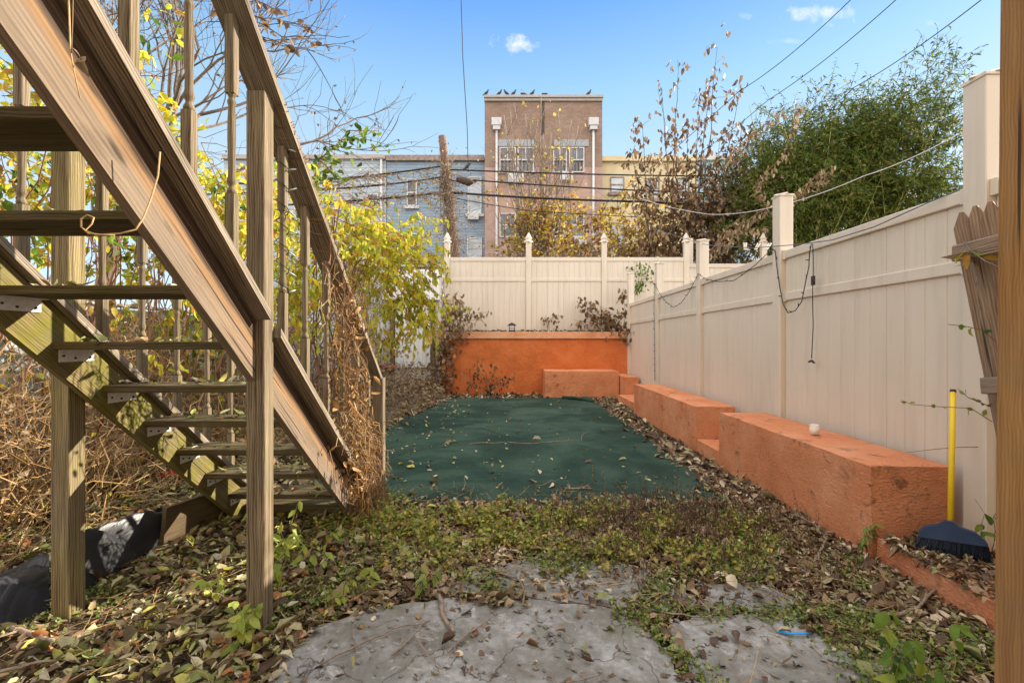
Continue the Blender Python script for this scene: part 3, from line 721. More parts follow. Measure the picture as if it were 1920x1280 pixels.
# near lumber post
def near_post():
    m = MB(); m.beam((1.150, 1.005, -.1), (1.180, 1.005, 3.2), .095, .09, (0, 1, 0), bev=.004)
    tag(m.build('deck_post', M_wood_new), 'fresh honey coloured lumber post standing close by in front of everything', 'post')
near_post()
def pickets():
    o = thing('picket_fence', 'short leaning piece of brown picket fence beside the lumber post', 'fence', (2.45, 2.4, 0))
    for i, (pt, pb, Y) in enumerate((((1803, 398), (1948, 1100), 2.46), ((1829, 386), (1968, 1100), 2.34), ((1857, 378), (1990, 1100), 2.22), ((1886, 366), (2012, 1100), 2.10))):
        a = at(pt[0], pt[1], Y); b = at(pb[0], pb[1], Y); d = (a-b).normalized()
        sd = Vector((.55, -.83, 0)).normalized(); nn = sd.cross(d).normalized(); w = .043; t = .009
        prof = [(-w, 0), (w, 0), (w, (a-b).length-.085), (w*.2, (a-b).length), (-w*.2, (a-b).length), (-w, (a-b).length-.085)]
        vs = [b+sd*p+d*q+nn*s for s in (-t, t) for p, q in prof]; n = 6
        m = MB(); uvp = [(q+i*3, p+i) for p, q in prof]
        m.add(vs, [list(range(n))[::-1], list(range(n, 2*n))]+[[k, (k+1) % n, n+(k+1) % n, n+k] for k in range(n)], [uvp[::-1], uvp]+[[(prof[k][1], 0), (prof[(k+1) % n][1], 0), (prof[(k+1) % n][1], .02), (prof[k][1], .02)] for k in range(n)])
        m.build('picket', M_wood_pick, o)
    for y0, y1, Y0, Y1 in ((478, 446, 2.44, 1.98), (722, 716, 2.44, 1.98)):
        x0 = 1786 if y0 < 600 else 1839
        a = at(x0, y0, Y0); b = at(x0+140, y1, Y1); m = MB(); m.beam(a+Vector((-.02, -.035, 0)), b+Vector((-.02, -.035, 0)), .03, .085, (0, 0, 1), bev=.004); m.build('rail', M_wood_pick, o)
pickets()
def wilted_sprig():
    p = at(1822, 470, 2.25); o = thing('wilted_sprig', 'wilted yellow and grey curled leaves caught on the picket rail', 'leaf', p)
    m = MB(); m.tube([at(1805, 452, 2.3), at(1820, 470, 2.25), at(1845, 488, 2.15), at(1880, 505, 2.05)], .004, .003, 5); m.tube([at(1826, 485, 2.25), at(1835, 560, 2.22), at(1848, 620, 2.2)], .003, .002, 5); m.build('stem', M_bark, o)
    P = [tuple(at(1822+random.gauss(0, 6), 470+random.gauss(0, 8), 2.24)) for _ in range(9)]
    leaves('leaves', P[:5], [(random.gauss(-.3, .4), random.gauss(0, .4), -1) for _ in range(5)], rdir(5), rng.uniform(.05, .08, 5), .6, M_lf_tan, o, curl=.9)
    leaves('yellow_leaves', P[5:], [(random.gauss(-.5, .4), random.gauss(0, .4), -1) for _ in range(4)], rdir(4), rng.uniform(.05, .08, 4), .6, M_lf_yellow, o, curl=.7)
wilted_sprig()

# ---------------------------------------------------------------- broom, jar, lantern and small things
def broom():
    B = Vector((2.82, 2.86, .155)); o = thing('push_broom', 'broom with yellow handle and navy head leaning on the end of the long bench', 'broom', B)
    hd = Vector((2.70, 2.80, 0)); 
    top = at(1787, 733, 2.93); bot = at(1782, 985, 2.77)
    m = MB(); m.tube([bot, bot.lerp(top, .5), top], .0155, .0155, 12); m.build('handle', M_yellow, o)
    m = MB(); m.lathe([(.0165, 0), (.0168, .012), (.012, .02), (.0, .021)], top-Vector((0, 0, .008)), 12); m.build('cap', M_lant, o)
    # head: trapezoid shell
    L0 = at(1722, 1003, 2.80); R0 = at(1852, 1022, 2.62); ax = (R0-L0).normalized(); up = Vector((0, 0, 1)); n = ax.cross(up).normalized(); W_ = (R0-L0).length
    prof = [(0, 0), (.012, .028), (.10, .062), (.30, .085), (.40, .112), (.52, .112), (.60, .088), (.85, .062), (.985, .02), (1, 0)]
    vs = []; fs = []
    for s in (-.028, .028):
        for a, h in prof: vs.append(L0+ax*(a*W_)+up*h+n*(s*(1-.55*h/.1)))
    k = len(prof); fs = [list(range(k))[::-1], list(range(k, 2*k))]+[[i, (i+1) % k, k+(i+1) % k, k+i] for i in range(k)]
    m = MB(); m.add(vs, fs); m.lathe([(.024, 0), (.022, .03), (.019, .05)], bot-Vector((0, 0, .03)), 12); m.build('head', M_broom, o)
    m = MB()
    for i in range(900):
        a = random.random(); s = random.uniform(-.024, .024); p = L0+ax*(a*W_)+n*s; q = p+Vector((random.gauss((a-.5)*.05, .008), random.gauss(s*.6, .006), -.085-random.uniform(0, .02)))
        q.z = max(q.z, .152); m.tube([p, p.lerp(q, .55)+n*s*.15, q], .0016, .0011, 3)
    m.build('bristles', M_brist, o)
broom()
def jar():
    c = at(1527, 806, 4.0); c = Vector((c.x, c.y, .617)); o = thing('candle_jar', 'small glass jar of cream wax standing on the nearest bench', 'candle jar', c)
    m = MB(); m.lathe([(.033, 0), (.038, .006), (.039, .045), (.034, .062), (.036, .085), (.035, .086), (.0325, .062), (.036, .045), (.035, .01), (.0, .009)], c, 20); m.build('jar', M_glass, o)
    m = MB(); m.lathe([(.034, .0), (.0345, .034), (.0, .036)], c+Vector((0, 0, .011)), 20); m.build('wax', M_wax, o)
jar()
def lantern():
    c = Vector((-.003, 12.48, 1.69)); o = thing('lantern', 'small dark lantern standing on the orange wall coping', 'lantern', c)
    m = MB(); m.box(c+Vector((-.09, -.09, 0)), c+Vector((.09, .09, .035)), .008); m.build('base', M_lant, o)
    m = MB()
    for a in (-1, 1):
        for b in (-1, 1): m.box(c+Vector((a*.07-.009, b*.07-.009, .035)), c+Vector((a*.07+.009, b*.07+.009, .17)))
    m.box(c+Vector((-.07, -.07, .09)), c+Vector((.07, -.062, .105))); m.build('frame', M_lant, o)
    m = MB(); m.lathe([(.13, .17), (.12, .19), (.06, .235), (.03, .24), (.02, .26)], c, 4); m.build('roof', M_lant, o)
lantern()
def small_things():
    # pegs and clothesline on the fence
    pts = [at(1100, 345, 13.6), at(1180, 402, 12.6), at(1240, 434, 10.5), at(1285, 447, 8.5), at(1316, 457, 7.4), at(1340, 461, 6.5), at(1375, 463, 5.9), at(1410, 465, 5.5), at(1450, 462, 5.15), at(1500, 458, 4.6), at(1560, 450, 4.15), at(1640, 425, 3.66), at(1740, 380, 3.25), at(1868, 328, 2.9), at(1990, 270, 2.6)]
    m = MB(); m.tube(pts, .0045, .0045, 6); tag(m.build('clothesline', M_line), 'sagging blue grey clothesline along the top of the side fence', 'clothesline')
    for px, tilt, lab in ((1397, .02, 'upright bleached clothespin, farthest along the clothesline'), (1419, .5, 'tilted bleached clothespin, middle one of three on the clothesline'), (1439, .55, 'tilted bleached clothespin on the clothesline nearest the tall fence post')):
        Y = 5.9-(px-1375)*.0085; p = at(px, 464, Y); d = Vector((math.sin(tilt), 0, math.cos(tilt)))
        o = thing('clothespin', lab, 'clothespin', p, 'clothespins on the line')
        for s in (-1, 1):
            m = MB(); m.beam(p-d*.03+Vector((s*.009, 0, 0)), p+d*.06+Vector((s*.015, 0, 0)), .013, .014, (0, 1, 0)); m.build('jaw', M_clip, o)
        m = MB(); m.tube([p+d*.01+Vector((-.012, 0, 0)), p+d*.01+Vector((.012, 0, 0))], .004, .004, 6); m.build('spring', M_galv, o)
    # string lights draped in swags over the side fence
    o = thing('string_lights', 'dark green string of small lights draped in swags over the side fence', 'string lights', (2.95, 6, 2))
    def fp(px, py):   # a point on the yard face of the fence
        Y = (2.925)/(((px-CX)/F)-.013); return at(px, py, Y)+Vector((-.012, 0, 0))
    sw = [fp(x, y) for x, y in ((1229, 714), (1228, 640), (1227, 580), (1228, 530), (1236, 548), (1250, 565), (1263, 576), (1278, 568), (1292, 548), (1304, 525), (1311, 513), (1325, 524), (1350, 528), (1378, 526), (1400, 512), (1420, 495), (1436, 478), (1450, 468), (1456, 470), (1459, 500), (1462, 540), (1470, 570), (1480, 588), (1493, 583), (1506, 565), (1512, 535), (1518, 500), (1520, 475), (1524, 457))]
    m = MB(); m.tube([p+Vector([random.gauss(0, .004) for _ in range(3)]) for p in sw], .005, .005, 5); m.build('wire', M_wire_green, o)
    for a, b in zip(sw[:-1], sw[1:]):
        n = max(1, int((b-a).length/.14))
        for i in range(n):
            p = a.lerp(b, (i+.5)/n); d = Vector((random.uniform(-.9, -.1), random.gauss(0, 1), random.gauss(0, .6))).normalized()
            bm = MB(); bm.tube([p, p+d*.02, p+d*.045], [.006, .006, .001], n=5); bm.build('bulb', M_wire_green, o)
    t = [fp(1526, 457), fp(1527, 480), fp(1527, 520), fp(1526, 540), fp(1526, 575), fp(1527, 610), fp(1525, 650), fp(1524, 672)]
    m = MB(); m.tube(t, .0045, .0045, 5); m.build('lead', M_wire_green, o)
    p = fp(1527.5, 526); m = MB(); m.box(p+Vector((-.015, -.02, -.045)), p+Vector((.008, .02, .045)), .004); m.build('controller', M_lant, o)
    p = fp(1524, 676); m = MB(); m.tube([p, p+Vector((0, -.04, -.02))], .013, .009, 6); m.tube([p, p+Vector((0, .045, -.015))], .012, .009, 6); m.build('plug', M_lant, o)
    # blue strip
    m = MB(); q = [gnd(1458, 1182, .02), gnd(1480, 1187, .028), gnd(1505, 1187, .03), gnd(1522, 1184, .02)]
    for a, b in zip(q[:-1], q[1:]): m.beam(a, b, .012, .003, (0, 0, 1))
    tag(m.build('plastic_strip', M_blue), 'bright blue plastic strip lying on the concrete', 'plastic strip')
    # black plastic sheet: two crumpled pieces
    def sheet(label, corners, nz, amp, thick=.0):
        v = []; f = []; n = 34
        A, B_, C_, D_ = [Vector(c) for c in corners]
        for j in range(n+1):
            for i in range(n+1):
                s, t = i/n, j/n; p = A.lerp(B_, s).lerp(D_.lerp(C_, s), t)
                r = abs(mnoise.noise(Vector((s*2.2+t*1.2+nz, t*1.6, nz))))*2.0-.35+.16*abs(mnoise.noise(Vector((s*5-t*3, t*4+nz, nz))))
                p.z += amp*r*(math.sin(math.pi*min(1, max(0, t)))*.7+.3)+amp*.9*math.sin(math.pi*t)
                if j == n: p += Vector((0, 0, .05*mnoise.noise(Vector((s*9, nz, 2)))))
                v.append(p)
        for j in range(n):
            for i in range(n): a = j*(n+1)+i; f.append([a, a+1, a+n+2, a+n+1])
        m = MB(); m.add(v, f, None, False); ob = m.build('plastic_sheet', M_black)
        so_ = ob.modifiers.new('s', 'SOLIDIFY'); so_.thickness = .004
        tag(ob, label, 'plastic sheet', 'black plastic sheets under the stairs'); return ob
    sheet('crumpled black plastic sheet folded over behind the left stair post', [gnd(150, 1118, .0), gnd(290, 1040, .0), gnd(338, 945, .22), gnd(150, 1000, .30)], 1.3, .09)
    sheet('smooth black plastic sheet bulging at the very edge of the yard left of the post', [gnd(-120, 1260, .0), gnd(92, 1150, .0), gnd(92, 1045, .12), gnd(-160, 1120, .16)], 5.1, .12)
    m = MB(); m.beam(gnd(306, 985, .17), gnd(432, 936, .13), .03, .24, (0, -.35, 1)); tag(m.build('wooden_board', M_ply), 'rotten dark plywood board lying under the foot of the stairs', 'board')
    v = []; 
    c = gnd(337, 893, .12); m = MB(); n = 12; vs = []; fs = []
    for j in range(n+1):
        for i in range(n+1): vs.append(c+Vector(((i/n-.5)*.26, (j/n-.5)*.26, .05*mnoise.noise(Vector((i*.4, j*.4, 3)))+.04)))
    for j in range(n):
        for i in range(n): a = j*(n+1)+i; fs.append([a, a+1, a+n+2, a+n+1])
    m.add(vs, fs, None, True); tag(m.build('red_cloth', M_red), 'scrap of bright red cloth lying among leaves behind the stairs', 'cloth')
    # shed door, pot
    o = thing('shed', 'small white painted shed with a plank door, half hidden by the yellow vine', 'shed', (-3, 12.6, 0))
    m = MB(); m.box((-4.4, 12.62, 0), (-1.98, 14.2, 3.46)); m.build('wall', M_white, o)
    d = MB()
    for i in range(9):
        x = -3.22+i*.108; d.box((x+.002, 12.52, .72), (x+.106, 12.56, 2.5), .004)
    dd = d.build('door', M_white, o); h = MB(); h.tube([(-2.35, 12.50, 1.72), (-2.35, 12.47, 1.8), (-2.35, 12.47, 1.95), (-2.35, 12.50, 2.0)], .018, .018, 6); h.box((-2.375, 12.5, 1.70), (-2.325, 12.515, 2.03)); h.build('handle', M_lant, dd)
    m = MB(); m.box((-3.36, 12.50, .5), (-3.24, 12.61, 2.62), .005); m.box((-2.24, 12.50, .5), (-2.12, 12.61, 2.62), .005); m.build('door_frame', M_wood_post, o)
    m = MB(); m.box((-3.6, 12.40, 2.56), (-1.99, 12.61, 3.40), .01); m.build('header', M_white, o)
    m = MB(); m.box((-4.5, 12.36, 3.46), (-1.9, 14.3, 3.54), .01); m.build('roof', M_trim, o)
    c = at(728, 686, 11.9); c = Vector((c.x, c.y, .45)); m = MB(); m.lathe([(.13, 0), (.20, .28), (.225, .28), (.235, .37), (.205, .37), (.18, .3), (.0, .3)], c, 20)
    tag(m.build('flower_pot', M_terra), 'terracotta flower pot with dry plant beside the shed door', 'flower pot')
    m = MB(); m.box((-4.2, 11.4, 0), (-2.0, 12.5, .40), .01); tag(m.build('low_platform', M_ply), 'low rotten timber platform heaped with dead vines before the shed door', 'platform')
    # twine loop hanging at the stair
    tw = [at(300, 285, 1.5), at(296, 330, 1.5), at(282, 375, 1.48), at(268, 410, 1.46), at(255, 430, 1.44), at(225, 438, 1.42), at(190, 440, 1.41), at(166, 438, 1.41), at(152, 425, 1.4), at(152, 410, 1.41), at(164, 403, 1.42), at(176, 408, 1.42), at(172, 420, 1.41), at(160, 432, 1.41), at(180, 440, 1.40), at(215, 441, 1.41)]
    m = MB(); m.tube(tw, .0028, .0022, 6); tag(m.build('twine', M_twine), 'tan twine ending in a loose loop hanging from the stair stringer', 'twine')
    w2 = [at(128, -20, 1.14), at(130, 40, 1.13), at(132, 95, 1.13), at(138, 130, 1.13), at(150, 185, 1.13)]
    o = thing('dry_tendril', 'pale hanging vine tendril with one curled leaf in front of the stringer', 'vine', w2[-1])
    m = MB(); m.tube(w2, .0022, .0014, 5); m.tube([at(134, 100, 1.13), at(136, 40, 1.14), at(137, 0, 1.14)], .0015, .001, 5); m.build('stem', M_straw, o)
    p = at(146, 112, 1.13); leaves('leaf', [p, p, p+Vector((.006, 0, 0))], [(1, .2, -.5), (.4, .3, -1), (.8, -.3, .5)], [(0, -1, .3), (.5, -1, 0), (.2, -1, .2)], np.array([.034, .03, .024]), .8, M_lf_tan, o, curl=.8)
small_things()

# ---------------------------------------------------------------- sky line: houses
def house(label, x0, x1, ztop, Y, mat, roofmat=M_cop, cop=.35):
    o = thing('row_house', label, 'house', ((x0+x1)/2, Y, 0), 'row houses behind the yard')
    m = MB(); m.box((x0, Y, 0), (x1, Y+12, ztop)); m.build('wall', mat, o)
    m = MB(); m.box((x0, Y-.18, ztop), (x1-.01, Y+12, ztop+cop)); m.build('cornice', roofmat, o)
    return o
def window(o, x0, x1, z0, z1, Y, frame=M_trim, glass=M_pane, mull=1, sill=True):
    m = MB(); t = .055
    m.box((x0-t, Y-.07, z0-t), (x1+t, Y-.02, z0)); m.box((x0-t, Y-.07, z1), (x1+t, Y-.02, z1+t)); m.box((x0-t, Y-.07, z0), (x0, Y-.02, z1)); m.box((x1, Y-.07, z0), (x1+t, Y-.02, z1))
    m.box((x0, Y-.06, (z0+z1)/2-.035), (x1, Y-.02, (z0+z1)/2+.035))
    for i in range(1, mull+1): x = x0+(x1-x0)*i/(mull+1); m.box((x-.022, Y-.055, (z0+z1)/2+.035), (x+.022, Y-.02, z1))
    f = m.build('window', frame, o); g_ = MB(); g_.box((x0, Y-.035, z0), (x1, Y-.012, z1)); g_.build('pane', glass, f)
    if sill: s = MB(); s.box((x0-.18, Y-.16, z0-.2), (x1+.18, Y-.005, z0-t-.003)); s.build('sill', frame, f)
def P2(px, py, Y): a = at(px, py, Y); return a.x, a.z
def buildings():
    Y = 24.0; k = Y/F
    X = lambda px: (px-CX)*k
    Z = lambda py: H+(CY-py)*k
    o = thing('brick_apartment_building', 'tall brown brick building with pink lower storeys rising above the row houses', 'building', (X(1018), Y, 0))
    zt = Z(197); zm = Z(322)
    m = MB(); m.box((X(910), Y-.6, zm), (X(1125), Y+14, zt)); m.build('upper_wall', M_brick, o)
    m = MB(); m.box((X(910), Y-.6, 0), (X(1125), Y+14, zm-.002)); m.build('lower_wall', M_brickp, o)
    m = MB(); m.box((X(909), Y-.78, zt), (X(1126), Y+14, zt+.12)); m.box((X(909.5), Y-.7, zt-.14), (X(1125.5), Y-.603, zt-.002)); m.build('coping', M_cop, o)
    Yw = Y-.6
    for px, lab in ((932, 0), (1108, 0)):
        m = MB(); m.box((X(px)-.25, Yw-.28, Z(249)), (X(px)+.25, Yw-.003, Z(235)), .02); m.box((X(px)-.19, Yw-.24, Z(256)), (X(px)+.19, Yw-.01, Z(249)-.002)); m.build('conductor_head', M_trim, o)
        m = MB(); m.tube([(X(px), Yw-.1, Z(256)), (X(px), Yw-.1, .2)], .06, .06, 8); m.build('downspout', M_trim, o)
    m = MB(); m.box((X(1012), Yw-.03, Z(262)), (X(1019), Yw-.002, Z(203))); m.build('vent_stack', M_roofdk, o)
    for (a, b) in ((933, 1003), (1037, 1100)):
        m = MB(); m.box((X(a), Yw-.05, Z(284)), (X(b), Yw-.002, Z(272))); m.build('lintel', M_lintel, o)
    for (a, b) in ((939, 965), (972, 998), (1037, 1058), (1066, 1090)):
        window(o, X(a), X(b), Z(330), Z(288), Yw, sill=False)
        window(o, X(a), X(b), Z(448), Z(408), Yw, sill=False, glass=M_pane if a != 1037 else M_pane_b)
        g_ = MB()
        for i in range(4): xx = X(a)+(X(b)-X(a))*(i+.5)/4; g_.tube([(xx, Yw-.09, Z(330)), (xx, Yw-.09, Z(310))], .016, .016, 4)
        g_.tube([(X(a), Yw-.09, Z(312)), (X(b), Yw-.09, Z(312))], .016, .016, 4); g_.build('window_guard', M_lant, o)
    for a, b, c, d in ((953, 981, 353, 337), (1047, 1070, 349, 333), (1072, 1094, 466, 452)):
        m = MB(); m.box((X(a), Yw-.35, Z(c)), (X(b), Yw-.005, Z(d)), .02); ac = m.build('air_conditioner', M_trim, o)
    m = MB(); m.box((X(935), Yw-.16, Z(334)), (X(1002), Yw-.004, Z(331.5))); m.build('sill', M_trim, o)
    c = at(1020, 194, Yw+.6); v = thing('roof_vent', 'rounded metal roof vent beside the birds on the brick parapet', 'roof vent', (c.x, Yw+.4, zt+.12))
    m = MB(); m.lathe([(.24, 0), (.24, .10), (.2, .22), (.10, .30), (0, .32)], (c.x, Yw+.4, zt+.12), 12); m.build('hood', M_galv, v)
    m = MB(); m.box((c.x-.15, Yw+.10, zt+.13), (c.x+.15, Yw+.18, zt+.36)); m.build('grille', M_lant, v)
    # blue and grey houses
    o = house('grey clapboard row house, partly hidden by the yellow vine', X(420), X(724), Z(300), Y, M_sid_grey, M_cop, .22)
    window(o, X(633), X(658), Z(388), Z(336), Y, M_trim, M_pane_b, 0); window(o, X(690), X(708), Z(388), Z(366), Y, M_trim, M_pane, 0); window(o, X(560), X(585), Z(388), Z(340), Y, M_trim, M_pane_b, 0)
    m = MB(); m.tube([(X(716), Y-.1, Z(300)), (X(716), Y-.1, 0)], .07, .07, 6); m.build('downspout', M_trim, o)
    o = house('blue clapboard row house with rusty cornice, next to the brick building', X(725), X(908.5), Z(303), Y, M_sid_blue, M_brn_trim, .28)
    for a, b, c, d, g_ in ((765, 780, 385, 338, M_pane), (879, 901, 400, 334, M_pane_b), (878, 902, 482, 448, M_pane_b), (760, 785, 482, 440, M_pane)):
        window(o, X(a), X(b), Z(c), Z(d), Y, M_trim, g_, 0)
    m = MB(); m.box((X(878), Y-.3, Z(414)), (X(898), Y-.075, Z(401)), .02); m.build('air_conditioner', M_trim, o)
    o = house('yellow stuccoed row house right of the brick building', X(1126), X(1308), Z(304), Y, M_yel_wall, M_yel_wall, .25)
    for a, b, c, d in ((1146, 1168, 360, 334), (1212, 1234, 372, 336), (1270, 1290, 372, 336), (1146, 1168, 460, 420)): window(o, X(a), X(b), Z(c), Z(d), Y, M_brn_trim, M_pane_b, 0)
    ch = MB(); ch.box((X(1258), Y+2.5, Z(296)), (X(1292), Y+3.6, Z(268))); c1 = ch.build('chimney', M_roofdk, o)
    c2 = MB(); c2.lathe([(.22, 0), (.2, .35), (.28, .4), (.1, .55)], (X(1282), Y+3, Z(268)), 10); c2.build('chimney_pot', M_cop, c1)
    o = house('pale blue row house, farthest one before the bamboo', X(1308.5), X(1400), Z(302), Y, M_blue_wall, M_trim, .25); window(o, X(1322), X(1345), Z(360), Z(320), Y, M_trim, M_pane_b, 0)
    o = house('white sided house showing between the bamboo and the tall fence post', X(1660), X(1860), Z(300), Y+4, M_sid_white, M_roofdk, .3)
    window(o, X(1900), X(1930), Z(340), Z(300), Y+4, M_trim, M_pane, 0)
    o = house('white sided house behind the bamboo', X(1401), X(1655), Z(330), Y+2, M_sid_white, M_coop if False else M_cop, .3)
    # neighbour's garage, left
    o = thing('garage', 'pale grey neighbouring garage glimpsed through the dead vines', 'garage', (-7, 8, 0))
    m = MB(); m.box((-8.5, 4.4, 0), (-5.2, 12.4, 1.75)); m.build('wall', M_sid_grey, o); m = MB(); m.box((-8.6, 4.3, 1.752), (-5.1, 12.5, 1.85)); m.build('roof', M_coop if False else M_cop, o)
    # birds
    bp = [(913, 1, 'farthest left pigeon, at the very corner of the parapet'), (937, 1, 'second pigeon from the left corner of the brick parapet'), (950, -1, 'third pigeon from the left corner of the brick parapet'), (963, 1, 'upright fourth pigeon from the left corner of the brick parapet'),
          (981, -1, 'pigeon crouching low, fifth from the left corner of the brick parapet'), (997, 1, 'pigeon nearest to the roof vent on its left'), (1100, 1, 'lone pigeon with raised head near the right end of the brick parapet')]
    for px, s, lab in bp:
        x = X(px); z = zt+.12; y = Yw-.05; q = 1.15; m = MB()
        if px == 981: pr_ = [(-.20, .05, .012), (-.1, .07, .045), (0, .08, .075), (.08, .09, .05), (.11, .12, .035), (.15, .12, .006)]
        else: pr_ = [(-.17, .02, .01), (-.11, .06, .028), (-.03, .11, .062), (.04, .16, .06), (.075, .22, .035), (.085, .255, .036), (.10, .275, .028), (.115, .275, .012), (.145, .268, .002)]
        m.tube([(x+s*a*q, y, z+b*q) for a, b, r in pr_], [r*q for a, b, r in pr_], n=8)
        o = m.build('pigeon', M_bird); tag(o, lab, 'bird', 'pigeons on the parapet')
        l = MB()
        for d in (-.02, .02): l.tube([(x+s*.0, y+d, z+.1), (x+s*.01, y+d, z)], .006, .006, 4)
        l.build('legs', M_barkr, o)
buildings()

def fill_house():  # unseen house behind the camera, added to bounce warm light into the yard
    o = thing('house', 'cream sided house the stairs lead to, unseen behind the camera, added to bounce warm light', 'house', (0, -2, 0))
    m = MB(); m.box((-3.6, -8, 0), (3.6, -1.6, 9.5)); m.build('wall', siding('cream_siding', (.52, .42, .32), .15), o)
    m = MB(); m.box((-3.7, -8.1, 9.502), (3.7, -1.45, 9.8)); m.build('cornice', M_trim, o)
    for x in (-2.2, 0, 2.2):
        for z in (3.6, 6.6):
            m = MB(); m.box((x-.5, -1.597, z), (x+.5, -1.55, z+1.5)); f = m.build('window', M_trim, o); m = MB(); m.box((x-.42, -1.549, z+.08), (x+.42, -1.54, z+1.42)); m.build('pane', M_pane, f)
fill_house()
# ---------------------------------------------------------------- utility pole and cables
def pole():
    o = thing('utility_pole', 'leaning wooden utility pole wrapped in dry vines with cables on both sides', 'utility pole', (-1.9, 14, 0))
    a = at(829, 256, 14); b = at(851, 470, 14); d = (a-b); base = b-d*(b.z/d.z)
    m = MB(); m.tube([base, b, b.lerp(a, .3), b.lerp(a, .5), b.lerp(a, .8), a], [.18, .16, .14, .15, .12, .12], n=9); m.build('shaft', plain('split_pole_wood', (.15, .095, .065), .9, .5, 22, 1.0), o)
    m = MB()
    for i in range(80):
        t = random.random()**.8*.7; p = b.lerp(a, t)-Vector((0, 0, random.uniform(0, 1.5))); an = random.uniform(0, 6.28); r = .19
        q = [p+Vector((math.cos(an+j*.4)*(r+random.gauss(0, .03)), math.sin(an+j*.4)*(r+.03), j*.25)) for j in range(5)]; q = [w for w in q if w.z < a.z+.1]
        if len(q) > 1: m.tube(q, .009, .004, 4)
    for i in range(170):
        p = b.lerp(a, random.uniform(0, .75)); q = p+Vector((random.gauss(0, .6), random.gauss(0, .4), random.gauss(-.2, .4))); m.tube(wiggle(p, q, 6, .25), .009, .003, 3)
    m.build('vine_stems', M_branch, o)
    n = 700; P = np.array([list(b.lerp(a, random.uniform(-.1, .8))+Vector((random.gauss(0, .35), random.gauss(0, .3), random.gauss(0, .25)))) for _ in range(n)])
    leaves('vine_leaves', P, rdir(n, -1, .2), rdir(n), rng.uniform(.05, .1, n), .6, M_lf_tan, o, simple=True)
    return base, b, a
pbase, pb, pa = pole()
def cable(pts, r, label, mat=M_cable, sag=0.0, n=14, grp='overhead cables', name='overhead_cable'):
    q = []
    for a, b in zip(pts[:-1], pts[1:]):
        for i in range(n): t = i/n; p = Vector(a).lerp(Vector(b), t); p.z -= sag*4*t*(1-t); q.append(p)
    q.append(Vector(pts[-1])); m = MB(); m.tube(q, r, r, 6); return tag(m.build(name, mat), label, 'cable', grp)
def cables():
    cable([at(200, 330, 13), at(520, 345, 13.5), at(826, 312, 13.85)], .026, 'thick vine wrapped cable left of the pole, uppermost one', sag=.05)
    cable([at(200, 362, 13), at(560, 356, 13.5), at(828, 332, 13.9)], .025, 'thin vine wrapped cable left of the pole, middle one', sag=.08)
    cable([at(200, 400, 13), at(600, 380, 13.5), at(832, 361, 13.9)], .03, 'black cable left of the pole, lowest one', sag=.03)
    cable([at(843, 318, 13.9), at(1560, 330, 14.5), at(2100, 332, 15)], .022, 'black cable right of the pole, uppermost of the three long ones', sag=.08)
    cable([at(843, 337, 13.9), at(890, 338, 13.9), at(1400, 364, 14.5), at(2100, 385, 15)], .022, 'black cable right of the pole, middle of the three long ones', sag=.06)
    cable([at(843, 361, 13.9), at(1200, 378, 14.5), at(1780, 405, 15)], .034, 'thickest black cable right of the pole, lowest of the three', sag=.04)
    cable([at(845, 370, 13.9), at(1000, 396, 14.3), at(1400, 416, 14.6)], .012, 'thin black drop wire below the thick cable', sag=.02)
    m = MB(); c = at(872, 340, 13.9); m.tube([at(856, 335, 13.9), at(866, 338, 13.9), at(880, 342, 13.9), at(888, 342, 13.9)], [.05, .11, .12, .05], n=8)
    tag(m.build('splice_case', M_barkdk), 'dark bundled splice case hanging on the cables beside the pole', 'splice case')
    cable([at(878, 322, 13.9), at(876, 240, 13.5), at(868, 110, 12.5), at(863, -60, 11.8)], .012, 'thin vertical wire dropping out of the sky beside the pole', sag=0)
    cable([at(1130, 385, 15), at(1385, 172, 10), at(1595, 0, 7.5), at(1760, -140, 6)], .007, 'steep thin sky cable crossing closest to the brick building', sag=.1)
    cable([at(1290, 300, 15), at(1440, 188, 10), at(1680, 0, 7), at(1850, -140, 6)], .007, 'steep thin sky cable, middle of the three', sag=.08)
    cable([at(1500, 250, 15), at(1600, 165, 9), at(1840, 0, 6), at(2050, -140, 5)], .007, 'steep thin sky cable nearest the tall fence post', sag=.06)
    cable([at(1200, 372, 13), at(1330, 402, 11), at(1450, 388, 9.5), at(1620, 330, 8), at(1800, 250, 6.8), at(2000, 150, 5.8)], .0075, 'bright silver cable sweeping in front of the bamboo', M_silver, sag=.05)
    # bird on wire
    p = at(876, 316, 13.9); m = MB(); q = 1.0
    m.tube([p+Vector((-.16, 0, -.05)), p+Vector((-.08, 0, -.01)), p+Vector((0, 0, .06)), p+Vector((.06, 0, .12)), p+Vector((.09, 0, .15)), p+Vector((.13, 0, .145))], [.01, .03, .055, .04, .03, .003], n=8)
    tag(m.build('pigeon', M_bird), 'small dark bird perched on the cable beside the pole', 'bird')
cables()
def cable_vines():
    random.seed(61); o = thing('dead_vine_tangle', 'dry vine twigs tangled along the cables left of the utility pole', 'vines', at(740, 345, 13.8))
    m = MB(); P = []
    for i in range(260):
        t = random.random(); px = 590+t*250; py = random.choice((345-t*30, 357-t*24, 380-t*18, 380-t*18)); a = at(px, py, 13.7+random.gauss(0, .1)); d = Vector((random.gauss(0, .45), random.gauss(0, .2), random.gauss(-.2, .3)))
        if random.random() < .4: d = Vector((random.gauss(.1, .6), 0, random.gauss(0, .06)))
        q = wiggle(a, a+d, 6, .25); m.tube(q, random.uniform(.006, .014), .004, 3); P += [list(x) for x in q[2:5]]
    m.build('stems', M_branch, o); P = [p for p in P if random.random() < .35]; leaves('dry_leaves', P, rdir(len(P), -1, 0), rdir(len(P)), rng.uniform(.07, .14, len(P)), .6, M_lf_gold, o, simple=True)
cable_vines()

